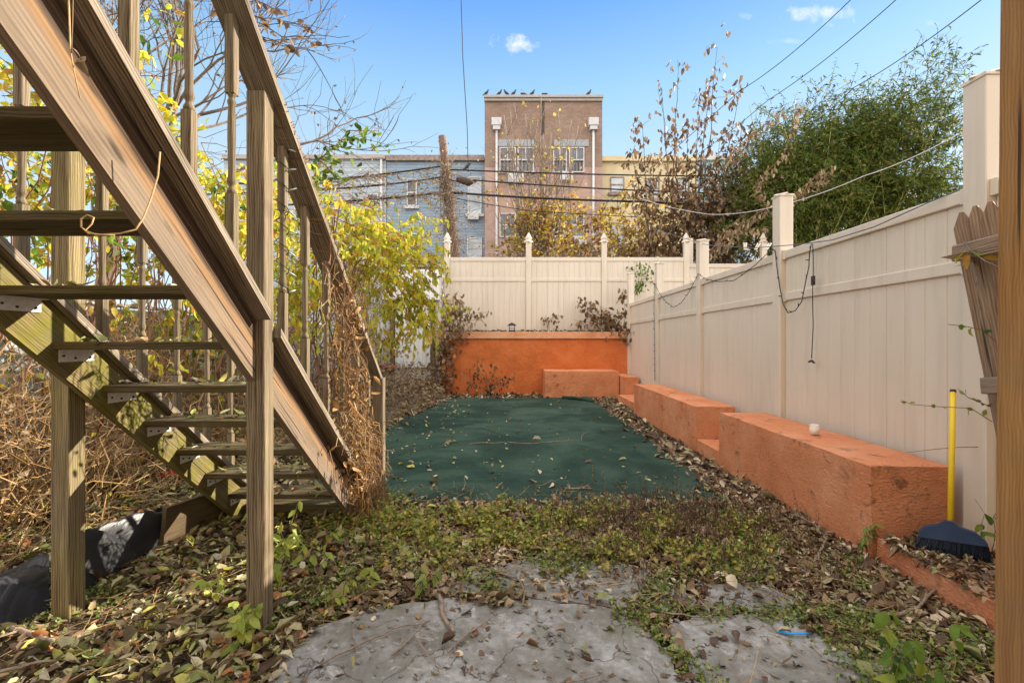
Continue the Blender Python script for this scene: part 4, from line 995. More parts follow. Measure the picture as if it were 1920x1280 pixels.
# ---------------------------------------------------------------- vegetation engines
def clumps(ells, K, shell=.5):
    out = []; w = np.array([e[1][0]*e[1][1]*e[1][2] for e in ells]); w = w/w.sum()
    for i in rng.choice(len(ells), K, p=w):
        c, r = ells[i]; d = rdir(1)[0]; q = rng.uniform(shell, 1)**(1/2.)
        out.append((np.array(c)+d*np.array(r)*q, d))
    return out
def foliage(parent, ells, K, twigs, per, tl, ls, lw, mat, twmat, spread=.25, droop=.4, shell=.4, simple=False, tw_r=.004, name='foliage', zmin=.05, twname='twigs', curl=.25, up=0.0, avoid=None):
    P = []; D = []; N = []; Ls = []; tb = MB()
    for c, out in clumps(ells, K, shell):
        for _ in range(twigs):
            p = c+rng.normal(0, spread, 3)
            d = out*.6+rng.normal(0, .6, 3)+np.array([0, 0, up]); d = d/np.linalg.norm(d); L_ = tl*rng.uniform(.5, 1.4)
            pts = []; q = p.copy(); dd = d.copy(); nseg = 4
            for s in range(nseg+1):
                pts.append(q.copy()); dd = dd+np.array([0, 0, -droop*.35])+rng.normal(0, .1, 3); dd /= np.linalg.norm(dd); q = q+dd*L_/nseg
            if min(t[2] for t in pts) < zmin: continue
            if avoid and avoid(pts[-1]): continue
            if twmat is not None: tb.tube(pts, tw_r, tw_r*.5, 3)
            for s in range(per):
                t = (s+.6)/per*nseg; i = min(nseg-1, int(t)); b = pts[i]+(pts[i+1]-pts[i])*(t-i); ax = pts[i+1]-pts[i]; ax /= np.linalg.norm(ax)
                ld = ax*.5+rng.normal(0, .55, 3)+np.array([0, 0, -droop]); P.append(b); D.append(ld); N.append(rng.normal(0, .5, 3)+np.array([0, 0, 1.0])); Ls.append(ls*rng.uniform(.55, 1.3))
    if not P: return None
    o = leaves(name, P, D, N, np.array(Ls), lw, mat, parent, simple=simple, curl=curl)
    if twmat is not None and tb.v: tb.build(twname, twmat, parent)
    return o
def branch_tree(m, p, d, L_, r, depth, minr=.004, spread=.55, up=.12, kids=(2, 3), ends=None, nseg=4):
    pts = [Vector(p)]; dd = Vector(d).normalized()
    for i in range(nseg):
        dd = (dd+Vector([random.gauss(0, .13) for _ in range(3)])+Vector((0, 0, up*.3))).normalized(); pts.append(pts[-1]+dd*L_/nseg)
    m.tube(pts, r, max(minr, r*.62), 6 if r > .03 else 4 if r > .012 else 3)
    if ends is not None and depth <= 1: ends += [(q, dd.copy()) for q in pts[1:]]
    if depth <= 0: return
    for _ in range(random.randint(*kids)):
        i = random.randint(max(1, nseg//2), nseg); nd = (dd+Vector([random.gauss(0, spread) for _ in range(3)])).normalized()
        branch_tree(m, pts[i], nd, L_*random.uniform(.6, .85), max(minr, r*random.uniform(.45, .65)), depth-1, minr, spread, up, kids, ends, nseg)
    nd = (dd+Vector([random.gauss(0, spread*.4) for _ in range(3)])).normalized()
    branch_tree(m, pts[-1], nd, L_*.8, max(minr, r*.62), depth-1, minr, spread, up, kids, ends, nseg)

# bare tree, top left
def trees():
    random.seed(21)
    o = thing('bare_tree', 'tall bare grey tree spreading thin twigs over the neighbouring yard', 'tree', (-7.8, 8.5, 0))
    m = MB(); m.tube([(-7.8, 8.5, -.1), (-7.6, 8.4, 2), (-7.3, 8.4, 3.6), (-7.0, 8.5, 4.8)], [.2, .16, .12, .09], n=10); ends = []
    for d, L_ in (((.9, .1, .7), 1.9), ((.5, -.4, 1), 1.7), ((.1, .5, 1), 1.8), ((1, .5, .25), 1.8), ((.7, .0, 1.1), 1.9), ((-.5, 0, 1), 1.6), ((.9, -.4, .5), 1.7)):
        branch_tree(m, (-7.0+random.gauss(0, .15), 8.5, 4.3+random.uniform(-.6, .5)), d, L_, .05, 4, .0032, .5, .1, (2, 3), ends)
    m.build('trunk_and_limbs', M_bark, o)
    E = [e for e in ends if random.random() < .10]; P = np.array([list(e[0]) for e in E])
    leaves('sparse_leaves', P, rdir(len(P), -1, .1), rdir(len(P)), rng.uniform(.05, .09, len(P)), .65, M_lf_dead, o, simple=True)
    # leafy spray hanging over the handrail, dark brown leaves against sky
    o = thing('leafy_branch', 'arching twig with dark bronze leaves against the sky above the handrail', 'branch', at(470, 40, 3.6))
    m = MB(); P = []; D = []
    for a, b in (((400, 20), (625, 88)), ((440, 20), (590, 60)), ((440, 60), (560, 95)), ((430, 0), (540, 20))):
        q = wiggle(at(a[0], a[1], 3.9), at(b[0], b[1], 3.6), 8, .08, -.03); m.tube(q, .005, .002, 4)
        for i in range(len(q)-1):
            for _ in range(3 if i > 1 else 1):
                P.append(list(q[i].lerp(q[i+1], random.random()))); D.append([random.gauss(.3, .5), random.gauss(0, .4), random.gauss(-.6, .4)])
    m.build('twig', M_barkdk, o); leaves('leaves', P, D, rdir(len(P)), rng.uniform(.045, .08, len(P)), .7, M_lf_dead, o)
    # green sprig above the vine
    o = thing('green_vine_shoot', 'arching green leafed shoot reaching up above the yellow vine against the sky', 'vine', at(600, 480, 7.4))
    m = MB(); P = []; D = []
    for pts in ([(560, 480), (570, 380), (600, 300), (640, 262), (690, 262), (735, 274)], [(565, 420), (585, 340), (608, 290), (640, 268), (668, 246)], [(590, 330), (640, 300), (668, 300)], [(570, 400), (580, 350), (585, 330)], [(640, 262), (655, 245), (712, 246)], [(600, 300), (630, 330), (668, 352)]):
        q = [at(a, b, 7.2+.15*i) for i, (a, b) in enumerate(pts)]; m.tube(q, .012, .004, 4)
        for a, b in zip(q[:-1], q[1:]):
            for _ in range(int((b-a).length/.04)+1):
                P.append(list(a.lerp(b, random.random())+Vector([random.gauss(0, .05) for _ in range(3)]))); D.append([random.gauss(.3, .6), random.gauss(0, .6), random.gauss(-.4, .5)])
    m.build('stem', M_barkr, o); leaves('leaves', P, D, rdir(len(P)), rng.uniform(.08, .15, len(P)), .6, M_lf_green, o)
    # yellow vine mass over the left fence
    o = thing('yellow_vine', 'bright yellow green climbing vine mass arching over behind the stairs', 'vine', (-3.3, 7.6, 0))
    ells = [((-3.1, 8.0, 2.9), (1.0, 1.4, 1.15)), ((-2.2, 8.3, 2.7), (.75, .9, 1.05)), ((-1.75, 8.6, 2.45), (.42, .5, .85)), ((-3.5, 6.2, 2.6), (.5, 1.3, 1.35)), ((-2.6, 8.6, 3.3), (1.1, .8, .6))]
    foliage(o, ells, 100, 8, 8, .48, .115, .58, M_lf_yellow, M_barkr, .15, .95, .2, tw_r=.0035)
    m = MB()
    for i in range(26):
        a = Vector((random.uniform(-4.0, -3.3), random.uniform(6, 9.5), .1)); b = Vector((random.uniform(-3.8, -2.4), random.uniform(7, 9), random.uniform(2.8, 3.9))); c = Vector((random.uniform(-2.8, -1.3), random.uniform(7.8, 9), random.uniform(1.8, 3.2)))
        m.tube(wiggle(a, b, 7, .15)+wiggle(b, c, 7, .12, -.2)[1:], .016, .005, 4)
    m.build('stems', M_barkr, o)
    o = thing('yellow_vine', 'yellow and green leafed vine growing close behind the stair balusters', 'vine', (-3.8, 4.6, 0))
    ells = [((-3.75, 4.3, 2.7), (.5, .9, 1.6)), ((-3.9, 5.4, 2.2), (.5, 1.0, 1.5)), ((-3.6, 3.5, 3.3), (.6, .6, 1.0)), ((-4.3, 3.4, 2.0), (.5, .6, 1.0)), ((-4.6, 4.0, 3.2), (.7, .8, .9))]
    foliage(o, ells, 62, 6, 7, .38, .095, .6, M_lf_yellow, M_barkr, .2, .5, .2, tw_r=.004)
    foliage(o, ells, 34, 6, 6, .38, .095, .6, M_lf_green, None, .25, .5, .2, name='green_foliage')
    foliage(o, ells, 30, 5, 5, .3, .08, .6, M_lf_gold, None, .25, .6, .2, name='golden_foliage')
    m = MB()
    for i in range(60):
        a = Vector((random.uniform(-4.4, -3.6), random.uniform(3, 6), .1)); b = a+Vector((random.gauss(.1, .4), random.gauss(0, .6), random.uniform(2.2, 3.8))); m.tube(wiggle(a, b, 9, .16), .012, .004, 4)
        c = b+Vector((random.gauss(.3, .5), random.gauss(0, .6), random.gauss(-.2, .5))); m.tube(wiggle(b, c, 6, .2), .005, .002, 3)
    m.build('stems', M_barkr, o)
    # golden leaved sapling before the brick building
    random.seed(5)
    o = thing('golden_leaf_tree', 'slender multi stemmed tree with sparse golden leaves before the brick building', 'tree', (1.3, 17, 0))
    m = MB(); ends = []
    for i in range(24):
        x = at(random.gauss(1020, 30), 470, 17).x; top = at(random.gauss(1020, 44)+ (x-1.2)*8, random.uniform(180, 330), 17); b = Vector((x, 17+random.gauss(0, .5), 2))
        q = wiggle(b, top, 9, .05); m.tube([Vector((b.x*.5+.6, 17, 0))]+q, .04, .014, 5)
        for k in range(3, 9):
            for _ in range(2):
                e = q[k]+Vector((random.gauss(0, .5), random.gauss(0, .4), random.uniform(.5, 1.4))); ww = wiggle(q[k], e, 5, .1); m.tube(ww, .014, .005, 3); ends += ww[2:]
    m.build('stems', M_branch, o)
    P = np.array([list(e) for e in ends for _ in range(9)])+rng.normal(0, .13, (len(ends)*9, 3)); hz = P[:, 2]
    keep = rng.random(len(P)) < np.clip((8.0-hz)/3.6, .04, 1)*.8; keep &= vn(P, .8, 3) > -.12; P = P[keep]
    leaves('foliage', P, rdir(len(P), -1, .3), rdir(len(P)), rng.uniform(.11, .19, len(P)), .75, M_lf_gold, o, simple=True)
    o = thing('golden_leaf_tree', 'lower golden leaved shrub tree just right of the brick building', 'tree', (4.2, 16, 0))
    foliage(o, [((4.3, 16, 5.4), (2.3, .8, .9)), ((3.6, 16, 4.7), (1.5, .8, 1.4)), ((4.6, 15.5, 4.0), (1.4, .8, 1.2))], 100, 5, 7, .5, .15, .7, M_lf_gold, M_bark, .3, .4, .1, True, .01)
    foliage(o, [((1.6, 15, 3.8), (2.8, .7, .9)), ((4.4, 15.2, 3.6), (2.2, .7, 1.3))], 110, 5, 6, .5, .12, .6, M_lf_tan, M_bark, .3, .3, .1, True, .01, name='brown_foliage')
    # brown hanging-leaf saplings
    random.seed(9)
    o = thing('brown_leaf_tree', 'tall thin sapling with hanging dark brown leaves against the open sky', 'tree', (5.5, 14, 0))
    m = MB(); P = []; D = []
    tops = [(1272, 130), (1345, 90), (1205, 235), (1240, 165), (1310, 190), (1385, 175), (1185, 290), (1392, 230), (1290, 240), (1350, 260), (1420, 250), (1225, 300), (1400, 290), (1330, 150)]
    for tx, ty in tops:
        b = at(1275+(tx-1290)*.55+random.gauss(0, 14), 520, 14); t = at(tx, ty, 14+random.gauss(0, .4)); q = wiggle(b, t, 14, .03); m.tube([Vector((b.x, 14, 0))]+q, .03, .006, 4)
        for k in range(2, 15):
            dens = 13 if k < 8 else 9
            for _ in range(random.randint(1, dens)):
                a = q[min(k, 14)]+Vector((random.gauss(0, .16+.1*(k < 7)), random.gauss(0, .25), random.gauss(0, .15)))
                if random.random() < .7:
                    for _ in range(random.randint(1, 4)): P.append(list(a+Vector((random.gauss(0, .06), random.gauss(0, .06), random.gauss(0, .1))))); D.append([random.gauss(0, .3), random.gauss(0, .3), -1])
                    if random.random() < .4: m.tube([q[min(k, 14)], a], .007, .004, 3)
    m.build('stems', M_barkdk, o); leaves('foliage', P, D, rdir(len(P), -.3, .3), rng.uniform(.11, .22, len(P)), .6, M_lf_dead, o, curl=.5)
    foliage(o, [((6.3, 14.2, 5.4), (1.6, .6, 1.5)), ((6.0, 14.2, 4.6), (1.9, .6, 1.8)), ((5.0, 14.4, 3.8), (1.8, .6, .9))], 140, 5, 7, .5, .14, .6, M_lf_dead, M_barkdk, .3, .7, .0, True, .008, name='low_foliage')
    # drooping dry branches right, in front of bamboo
    o = thing('dry_leaf_branch', 'drooping branch of pale dry leaves in front of the bamboo', 'branch', at(1300, 470, 11.5))
    m = MB(); P = []; D = []
    for pts in ([(1330, 470), (1420, 400), (1490, 365), (1535, 325), (1560, 310)], [(1335, 470), (1400, 430), (1440, 425)], [(1450, 390), (1500, 360), (1560, 330)], [(1340, 460), (1360, 430), (1400, 400)], [(1440, 400), (1420, 340), (1470, 290), (1500, 190)], [(1360, 300), (1400, 260), (1470, 205)]):
        q = [at(a, b, 12) for a, b in pts]; m.tube(q, .012, .005, 4)
        for a, b in zip(q[:-1], q[1:]):
            for _ in range(int((b-a).length/.03)+1):
                P.append(list(a.lerp(b, random.random())+Vector((random.gauss(0, .06), random.gauss(0, .08), random.uniform(-.16, .05))))); D.append([random.gauss(0, .3), random.gauss(0, .3), -1])
    m.build('twig', M_barkr, o); leaves('leaves', P, D, rdir(len(P), -.3, .3), rng.uniform(.10, .18, len(P)), .5, M_lf_tan, o, curl=.5)
    # bamboo
    o = thing('bamboo_plant', 'dense green bamboo thicket rising behind the side fence, feathery at the top', 'bamboo', (9.5, 15, 0))
    Yb = 14.5; kb = Yb/F
    def E(px, py, rx, ry, dy=1.2): p = at(px, py, Yb); return ((p.x, p.y+random.uniform(-.4, .6), p.z), (rx*kb, dy, ry*kb))
    low = [E(1400, 420, 80, 70), E(1470, 380, 100, 100), E(1560, 360, 110, 110), E(1640, 330, 100, 110), E(1690, 380, 70, 70), E(1580, 300, 80, 60), E(1500, 300, 70, 50), E(1660, 270, 70, 50), E(1400, 340, 40, 40)]
    foliage(o, low, 600, 9, 10, .7, .16, .19, M_lf_bamboo, M_lf_bamboo, .33, .35, .0, True, .008, curl=.1, up=.4)
    top = [E(1660, 215, 80, 55, .8), E(1740, 190, 40, 70, .6), E(1620, 240, 60, 50, .8), E(1560, 240, 60, 50, .8), E(1480, 260, 60, 50, .8), E(1745, 130, 14, 40, .4), E(1775, 175, 22, 22, .4), E(1715, 240, 50, 60, .8), E(1520, 205, 30, 30, .5)]
    foliage(o, top, 150, 7, 9, .65, .14, .18, M_lf_bamboo, M_lf_bamboo, .24, .25, .0, True, .007, curl=.1, name='upper_foliage', up=.6)
    m = MB()
    for i in range(46):
        b = Vector((random.uniform(6.6, 12.2), Yb+random.uniform(-1, 1), 0)); t = at(random.gauss(1600, 90), random.uniform(180, 330), Yb); t.y = b.y; m.tube(wiggle(b, t, 8, .02), .022, .008, 5)
    m.build('canes', plain('bamboo_cane', (.30, .30, .09), .5, .2), o)
    # red-brown shrub far right above fence
    o = thing('rusty_shrub', 'rust coloured shrub showing just above the fence near the tall post', 'shrub', (15, 18, 0))
    foliage(o, [((16.2, 18, 6.2), (2.2, 1, 1.5))], 40, 5, 7, .5, .15, .7, M_lf_gold, M_bark, .3, .3, .0, True, .01)
    # climbing weed on the back fence and by side fence
trees()

# ---------------------------------------------------------------- chain link and dead vines, left
def chainlink():
    X = -4.15
    o = thing('chain_link_fence', 'rusty chain link fence overgrown with dead vines along the left side', 'fence', (X, 7, 0))
    m = MB(); h = 1.75; y0, y1 = 1.5, 12.5; s = .11; r = .0022
    n = int((y1-y0+h)/s)
    def seg(ya, za, yb, zb):
        m.tube([(X, ya, za), (X+.004, (ya+yb)/2, (za+zb)/2), (X, yb, zb)], r, r, 3)
    for i in range(n):
        a = y0-h+i*s; ya, za = a, .05; yb, zb = a+h, h+.05
        if ya < y0: za += y0-ya; ya = y0
        if yb > y1: zb -= yb-y1; yb = y1
        if yb > ya: seg(ya, za, yb, zb)
        a = y1+h-i*s; ya, za = a, .05; yb, zb = a-h, h+.05
        if ya > y1: za += ya-y1; ya = y1
        if yb < y0: zb -= y0-yb; yb = y0
        if yb < ya: seg(ya, za, yb, zb)
    m.build('mesh', M_link, o)
    for i in range(5):
        y = y0+.1+i*2.7; p = MB(); p.tube([(X-.02, y, -.1), (X-.02, y, h+.12)], .028, .028, 10); p.build('post', M_link, o)
    p = MB(); p.tube([(X-.02, y0, h+.06), (X-.02, y1, h+.06)], .02, .02, 8); p.build('top_rail', M_link, o)
chainlink()
def dead_vines():
    random.seed(33)
    o = thing('dead_vine_tangle', 'tangle of straw coloured dead vines smothering the chain link fence', 'vines', (-3.8, 6, 0))
    m = MB()
    for i in range(4200):
        y = random.uniform(2.6, 12.0)**1.0 if random.random() < .5 else random.uniform(2.6, 6.5); x = -4.0+random.expovariate(2.8); x = min(x, -3.0+.3*(y > 8))
        top = 1.6+.5*mnoise.noise(Vector((y*.8, 0, 0)))+.25*random.random()
        z = random.uniform(.1, 1)**1.2*top*max(.25, 1-(x+4.0)*.7)
        a = Vector((x, y, z)); b = a+Vector((random.gauss(0, .18), random.gauss(0, .4), random.gauss(-.25, .4))); b.z = max(b.z, gz(b.x, b.y)+.01); m.tube(wiggle(a, b, 6, .22), random.uniform(.0025, .0065), .0015, 3)
    m.build('stems', M_straw, o)
    n = 4200; y = rng.uniform(2.6, 12, n); x = -4.0+rng.exponential(.33, n); z = rng.random(n)**1.3*1.5*np.clip(1-(x+4)*.6, .2, 1)+.08
    k = (x < -2.9) & (vn(np.stack([x, y, z], 1), 1.6, 8) > -.15); P = np.stack([x, y, z], 1)[k]; n = len(P)
    leaves('dry_leaves', P, rdir(n, -1, .2), rdir(n), rng.uniform(.04, .085, n), .65, M_lf_tan, o, curl=.5)
    k = rng.random(n) < .22; P = P[k]+rng.normal(0, .1, (k.sum(), 3)); P[:, 2] = np.maximum(P[:, 2], .15); leaves('green_leaves', P, rdir(len(P), -1, .2), rdir(len(P)), rng.uniform(.05, .08, len(P)), .65, M_lf_yellow, o)
    # tall brown thicket beyond, behind the yellow vine
    o = thing('dead_vine_tangle', 'tall brown curtain of bare twigs between the stairs and the shed', 'vines', (-3.2, 11.5, 0))
    m = MB()
    for i in range(900):
        a = Vector((random.uniform(-4.4, -3.35), random.uniform(10.6, 12.3), random.uniform(.6, 3.6))); b = a+Vector((random.gauss(0, .2), random.gauss(0, .2), random.gauss(-.5, .4))); b.z = max(.1, b.z); m.tube(wiggle(a, b, 5, .2), .008, .003, 3)
    m.build('twigs', M_straw if False else M_bark, o)
    # vine heap in front of the shed platform
    o = thing('dead_vine_heap', 'heap of dead brown vine and leaves spilling from the shed toward the carpet', 'vines', (-2.6, 10.5, 0))
    m = MB()
    for i in range(1300):
        y = random.uniform(7.5, 12.2); xr = -1.95 if y > 9 else -2.15; x = xr-random.random()**1.2*1.7; hh = (.15+.75*min(1, max(0, (y-8.5)/3)))*min(1, (xr+.1-x)*1.3+.1); z = random.random()*hh+.03
        a = Vector((x, y, z)); b = a+Vector((random.gauss(0, .2), random.gauss(0, .25), random.gauss(0, .12))); b.z = max(.03, b.z); m.tube(wiggle(a, b, 5, .25), .006, .002, 3)
    m.build('stems', M_branch, o)
    n = 6500; y = rng.uniform(7.2, 12.3, n); xr = np.where(y > 9, -1.8, -2.1); x = xr-rng.random(n)**1.3*1.8; hh = (.1+.75*np.clip((y-8.5)/3, 0, 1))*np.clip((xr+.15-x)*1.3, .08, 1); z = rng.random(n)*hh+.04
    leaves('dry_leaves', np.stack([x, y, z], 1), rdir(n, -1, .3), rdir(n, .1, 1), rng.uniform(.05, .10, n), .65, M_lf_tan, o, curl=.5)
    # wilted shrubs round the planter wall
    def wilt(label, stems, mat, ls, dens, Y0=12.3, yj=.12, tw=M_barkdk, r=.007, name='wilted_shrub'):
        o = thing(name, label, 'shrub', stems[0][0], 'wilted shrubs along the back wall'); m = MB(); P = []; D = []
        for q in stems:
            q = [Vector(v) for v in q]; m.tube(q, r, r*.4, 4)
            for a, b in zip(q[:-1], q[1:]):
                for _ in range(int((b-a).length*dens)+1):
                    p = a.lerp(b, random.random())+Vector((random.gauss(0, .09), random.gauss(0, yj), random.gauss(-.04, .07))); P.append(list(p)); D.append([random.gauss(0, .4), random.gauss(0, .4), random.gauss(-.9, .3)])
        m.build('stems', tw, o); leaves('leaves', P, D, rdir(len(P), -.5, .5), rng.uniform(.7, 1.3, len(P))*ls, .7, mat, o, curl=.4)
    A = lambda pts, Y=12.2: [at(a, b, Y) for a, b in pts]
    wilt('wilted shrub spraying out in front of the back fence at the planter wall end', [A([(825, 700), (835, 620), (850, 560), (860, 545)], 12.25), A([(840, 620), (870, 590), (915, 585)], 12.25), A([(835, 630), (870, 600), (900, 600)]), A([(830, 640), (835, 600), (838, 550)]), A([(832, 610), (860, 575), (885, 575)]), A([(830, 650), (845, 620), (870, 610)]), A([(835, 600), (850, 580), (858, 560)])], M_lf_tan, .13, 42)
    wilt('wilted vine trailing over the end of the orange wall', [A([(862, 625), (840, 655), (832, 700), (845, 735)], 12.2), A([(870, 622), (850, 650), (842, 690)], 12.2), A([(825, 640), (822, 680), (826, 720)], 12.2), A([(812, 620), (815, 680), (818, 740)], 12.1), A([(852, 680), (848, 710), (840, 730)], 12.25)], M_lf_dead, .12, 32)
    wilt('small wilted sapling standing before the orange wall', [A([(884, 728), (892, 700), (897, 672)], 12.1), A([(888, 715), (900, 690), (905, 672)], 12.1), A([(884, 728), (880, 690)], 12.1)], M_lf_dead, .10, 18)
    wilt('bushy wilted sapling with spreading twigs before the orange wall', [A([(914, 735), (925, 700), (932, 683)], 11.9), A([(915, 730), (940, 710), (958, 700)], 11.9), A([(914, 735), (912, 705), (910, 695)], 11.9), A([(918, 725), (945, 715), (955, 708)], 11.9)], M_lf_dead, .10, 32)
    wilt('drooping brown plant growing from the planter before the back fence', [A([(1030, 622), (1028, 600), (1022, 590)], 12.6), A([(1028, 605), (1040, 590), (1052, 592)], 12.6)], M_lf_dead, .12, 26)
    wilt('large wilted branch arching from the corner post over the planter', [A([(1170, 625), (1150, 590), (1120, 570), (1085, 560)], 12.5), A([(1160, 620), (1130, 600), (1100, 580), (1088, 565)], 12.5), A([(1170, 630), (1172, 580), (1168, 540)], 12.45), A([(1175, 630), (1190, 600), (1200, 580)], 12.0), A([(1140, 622), (1110, 605), (1075, 600)], 12.5), A([(1150, 600), (1120, 590), (1105, 590)], 12.5), A([(1175, 640), (1165, 615), (1150, 600)], 12.4)], M_lf_dead, .13, 48)
    wilt('leafy green weed climbing by the corner of the two cream fences', [A([(1195, 545), (1198, 520), (1190, 490)], 12.6), A([(1198, 545), (1205, 510), (1200, 488)], 12.6), A([(1200, 545), (1212, 525), (1218, 490)], 12.6)], M_lf_green, .09, 40)
    wilt('dry plant growing from the terracotta pot', [A([(728, 668), (722, 640), (715, 620)], 11.9), A([(730, 668), (742, 650), (750, 640)], 11.9), A([(735, 665), (760, 655), (772, 660)], 11.9)], M_lf_tan, .11, 28)
dead_vines()

# orange dry vine hanging from the handrail
def rail_vine():
    random.seed(44)
    o = thing('dry_vine', 'mass of orange dry vine hanging from the stair handrail down to the newel post', 'vine', (-1.2, 3.9, 0))
    m = MB()
    for i in range(60):
        Y = random.triangular(2.9, 3.6, 3.15); zt_ = zl(Y)+1.4; x = -1.2+random.gauss(.02, .035)
        a = Vector((x, Y, zt_-abs(random.gauss(0, .25)))); b = Vector((x+random.gauss(.02, .05), Y+random.gauss(.10, .12), max(zl(Y)+.15, a.z-random.uniform(.15, 1.1))))
        m.tube(wiggle(a, b, 12, .42), random.uniform(.002, .0045), .0018, 4)
    for i in range(170):   # dense skirt at the bottom
        Y = random.triangular(3.2, 3.95, 3.65); a = Vector((-1.2+random.gauss(.02, .045), Y, zl(Y)+random.uniform(.1, .75))); b = a+Vector((random.gauss(.03, .07), random.gauss(.03, .1), -random.uniform(.15, .7))); b.z = max(.01, b.z); m.tube(wiggle(a, b, 9, .45), random.uniform(.002, .005), .0018, 4)
    for i in range(70):    # curls round the rail
        Y = random.uniform(2.3, 3.9); c = Vector((-1.25, Y, zl(Y)+1.37)); n = 9; ph = random.uniform(0, 6)
        m.tube([c+Vector((math.cos(ph+k*.7)*.085, k*.02+random.gauss(0, .01), math.sin(ph+k*.7)*.05-k*.012)) for k in range(n)], .0025, .0015, 3)
    m.build('stems', M_vineor, o)
    n = 300; Y = rng.triangular(2.95, 3.35, 3.9, n); P = np.stack([-1.2+rng.normal(.02, .045, n), Y, np.maximum(.03, (2.14-.88*(Y-1.37))+rng.random(n)*1.4-.1)], 1)
    leaves('dry_leaves', P, rdir(n, -1, .1), rdir(n), rng.uniform(.03, .06, n), .6, M_vineor, o, curl=.9)
    # thin lights wire wound round a baluster
    o = thing('string_lights', 'tangled light string wound round the balusters above the dry vine', 'string lights', (-1.25, 2.5, 1.8))
    m = MB(); pts = [Vector((-1.262+math.cos(i*.8)*.033, 2.5+math.sin(i*.8)*.033, zl(2.5)+1.34-i*.014)) for i in range(60)]; m.tube(pts, .003, .003, 4); m.build('wire', M_wire_green, o)
    for i in range(0, 60, 4):
        d = Vector((math.cos(i*.8), math.sin(i*.8), random.gauss(0, .4))); b = MB(); b.tube([pts[i], pts[i]+d*.02, pts[i]+d*.04], [.004, .005, .001], n=5); b.build('bulb', M_bulb, o)
rail_vine()

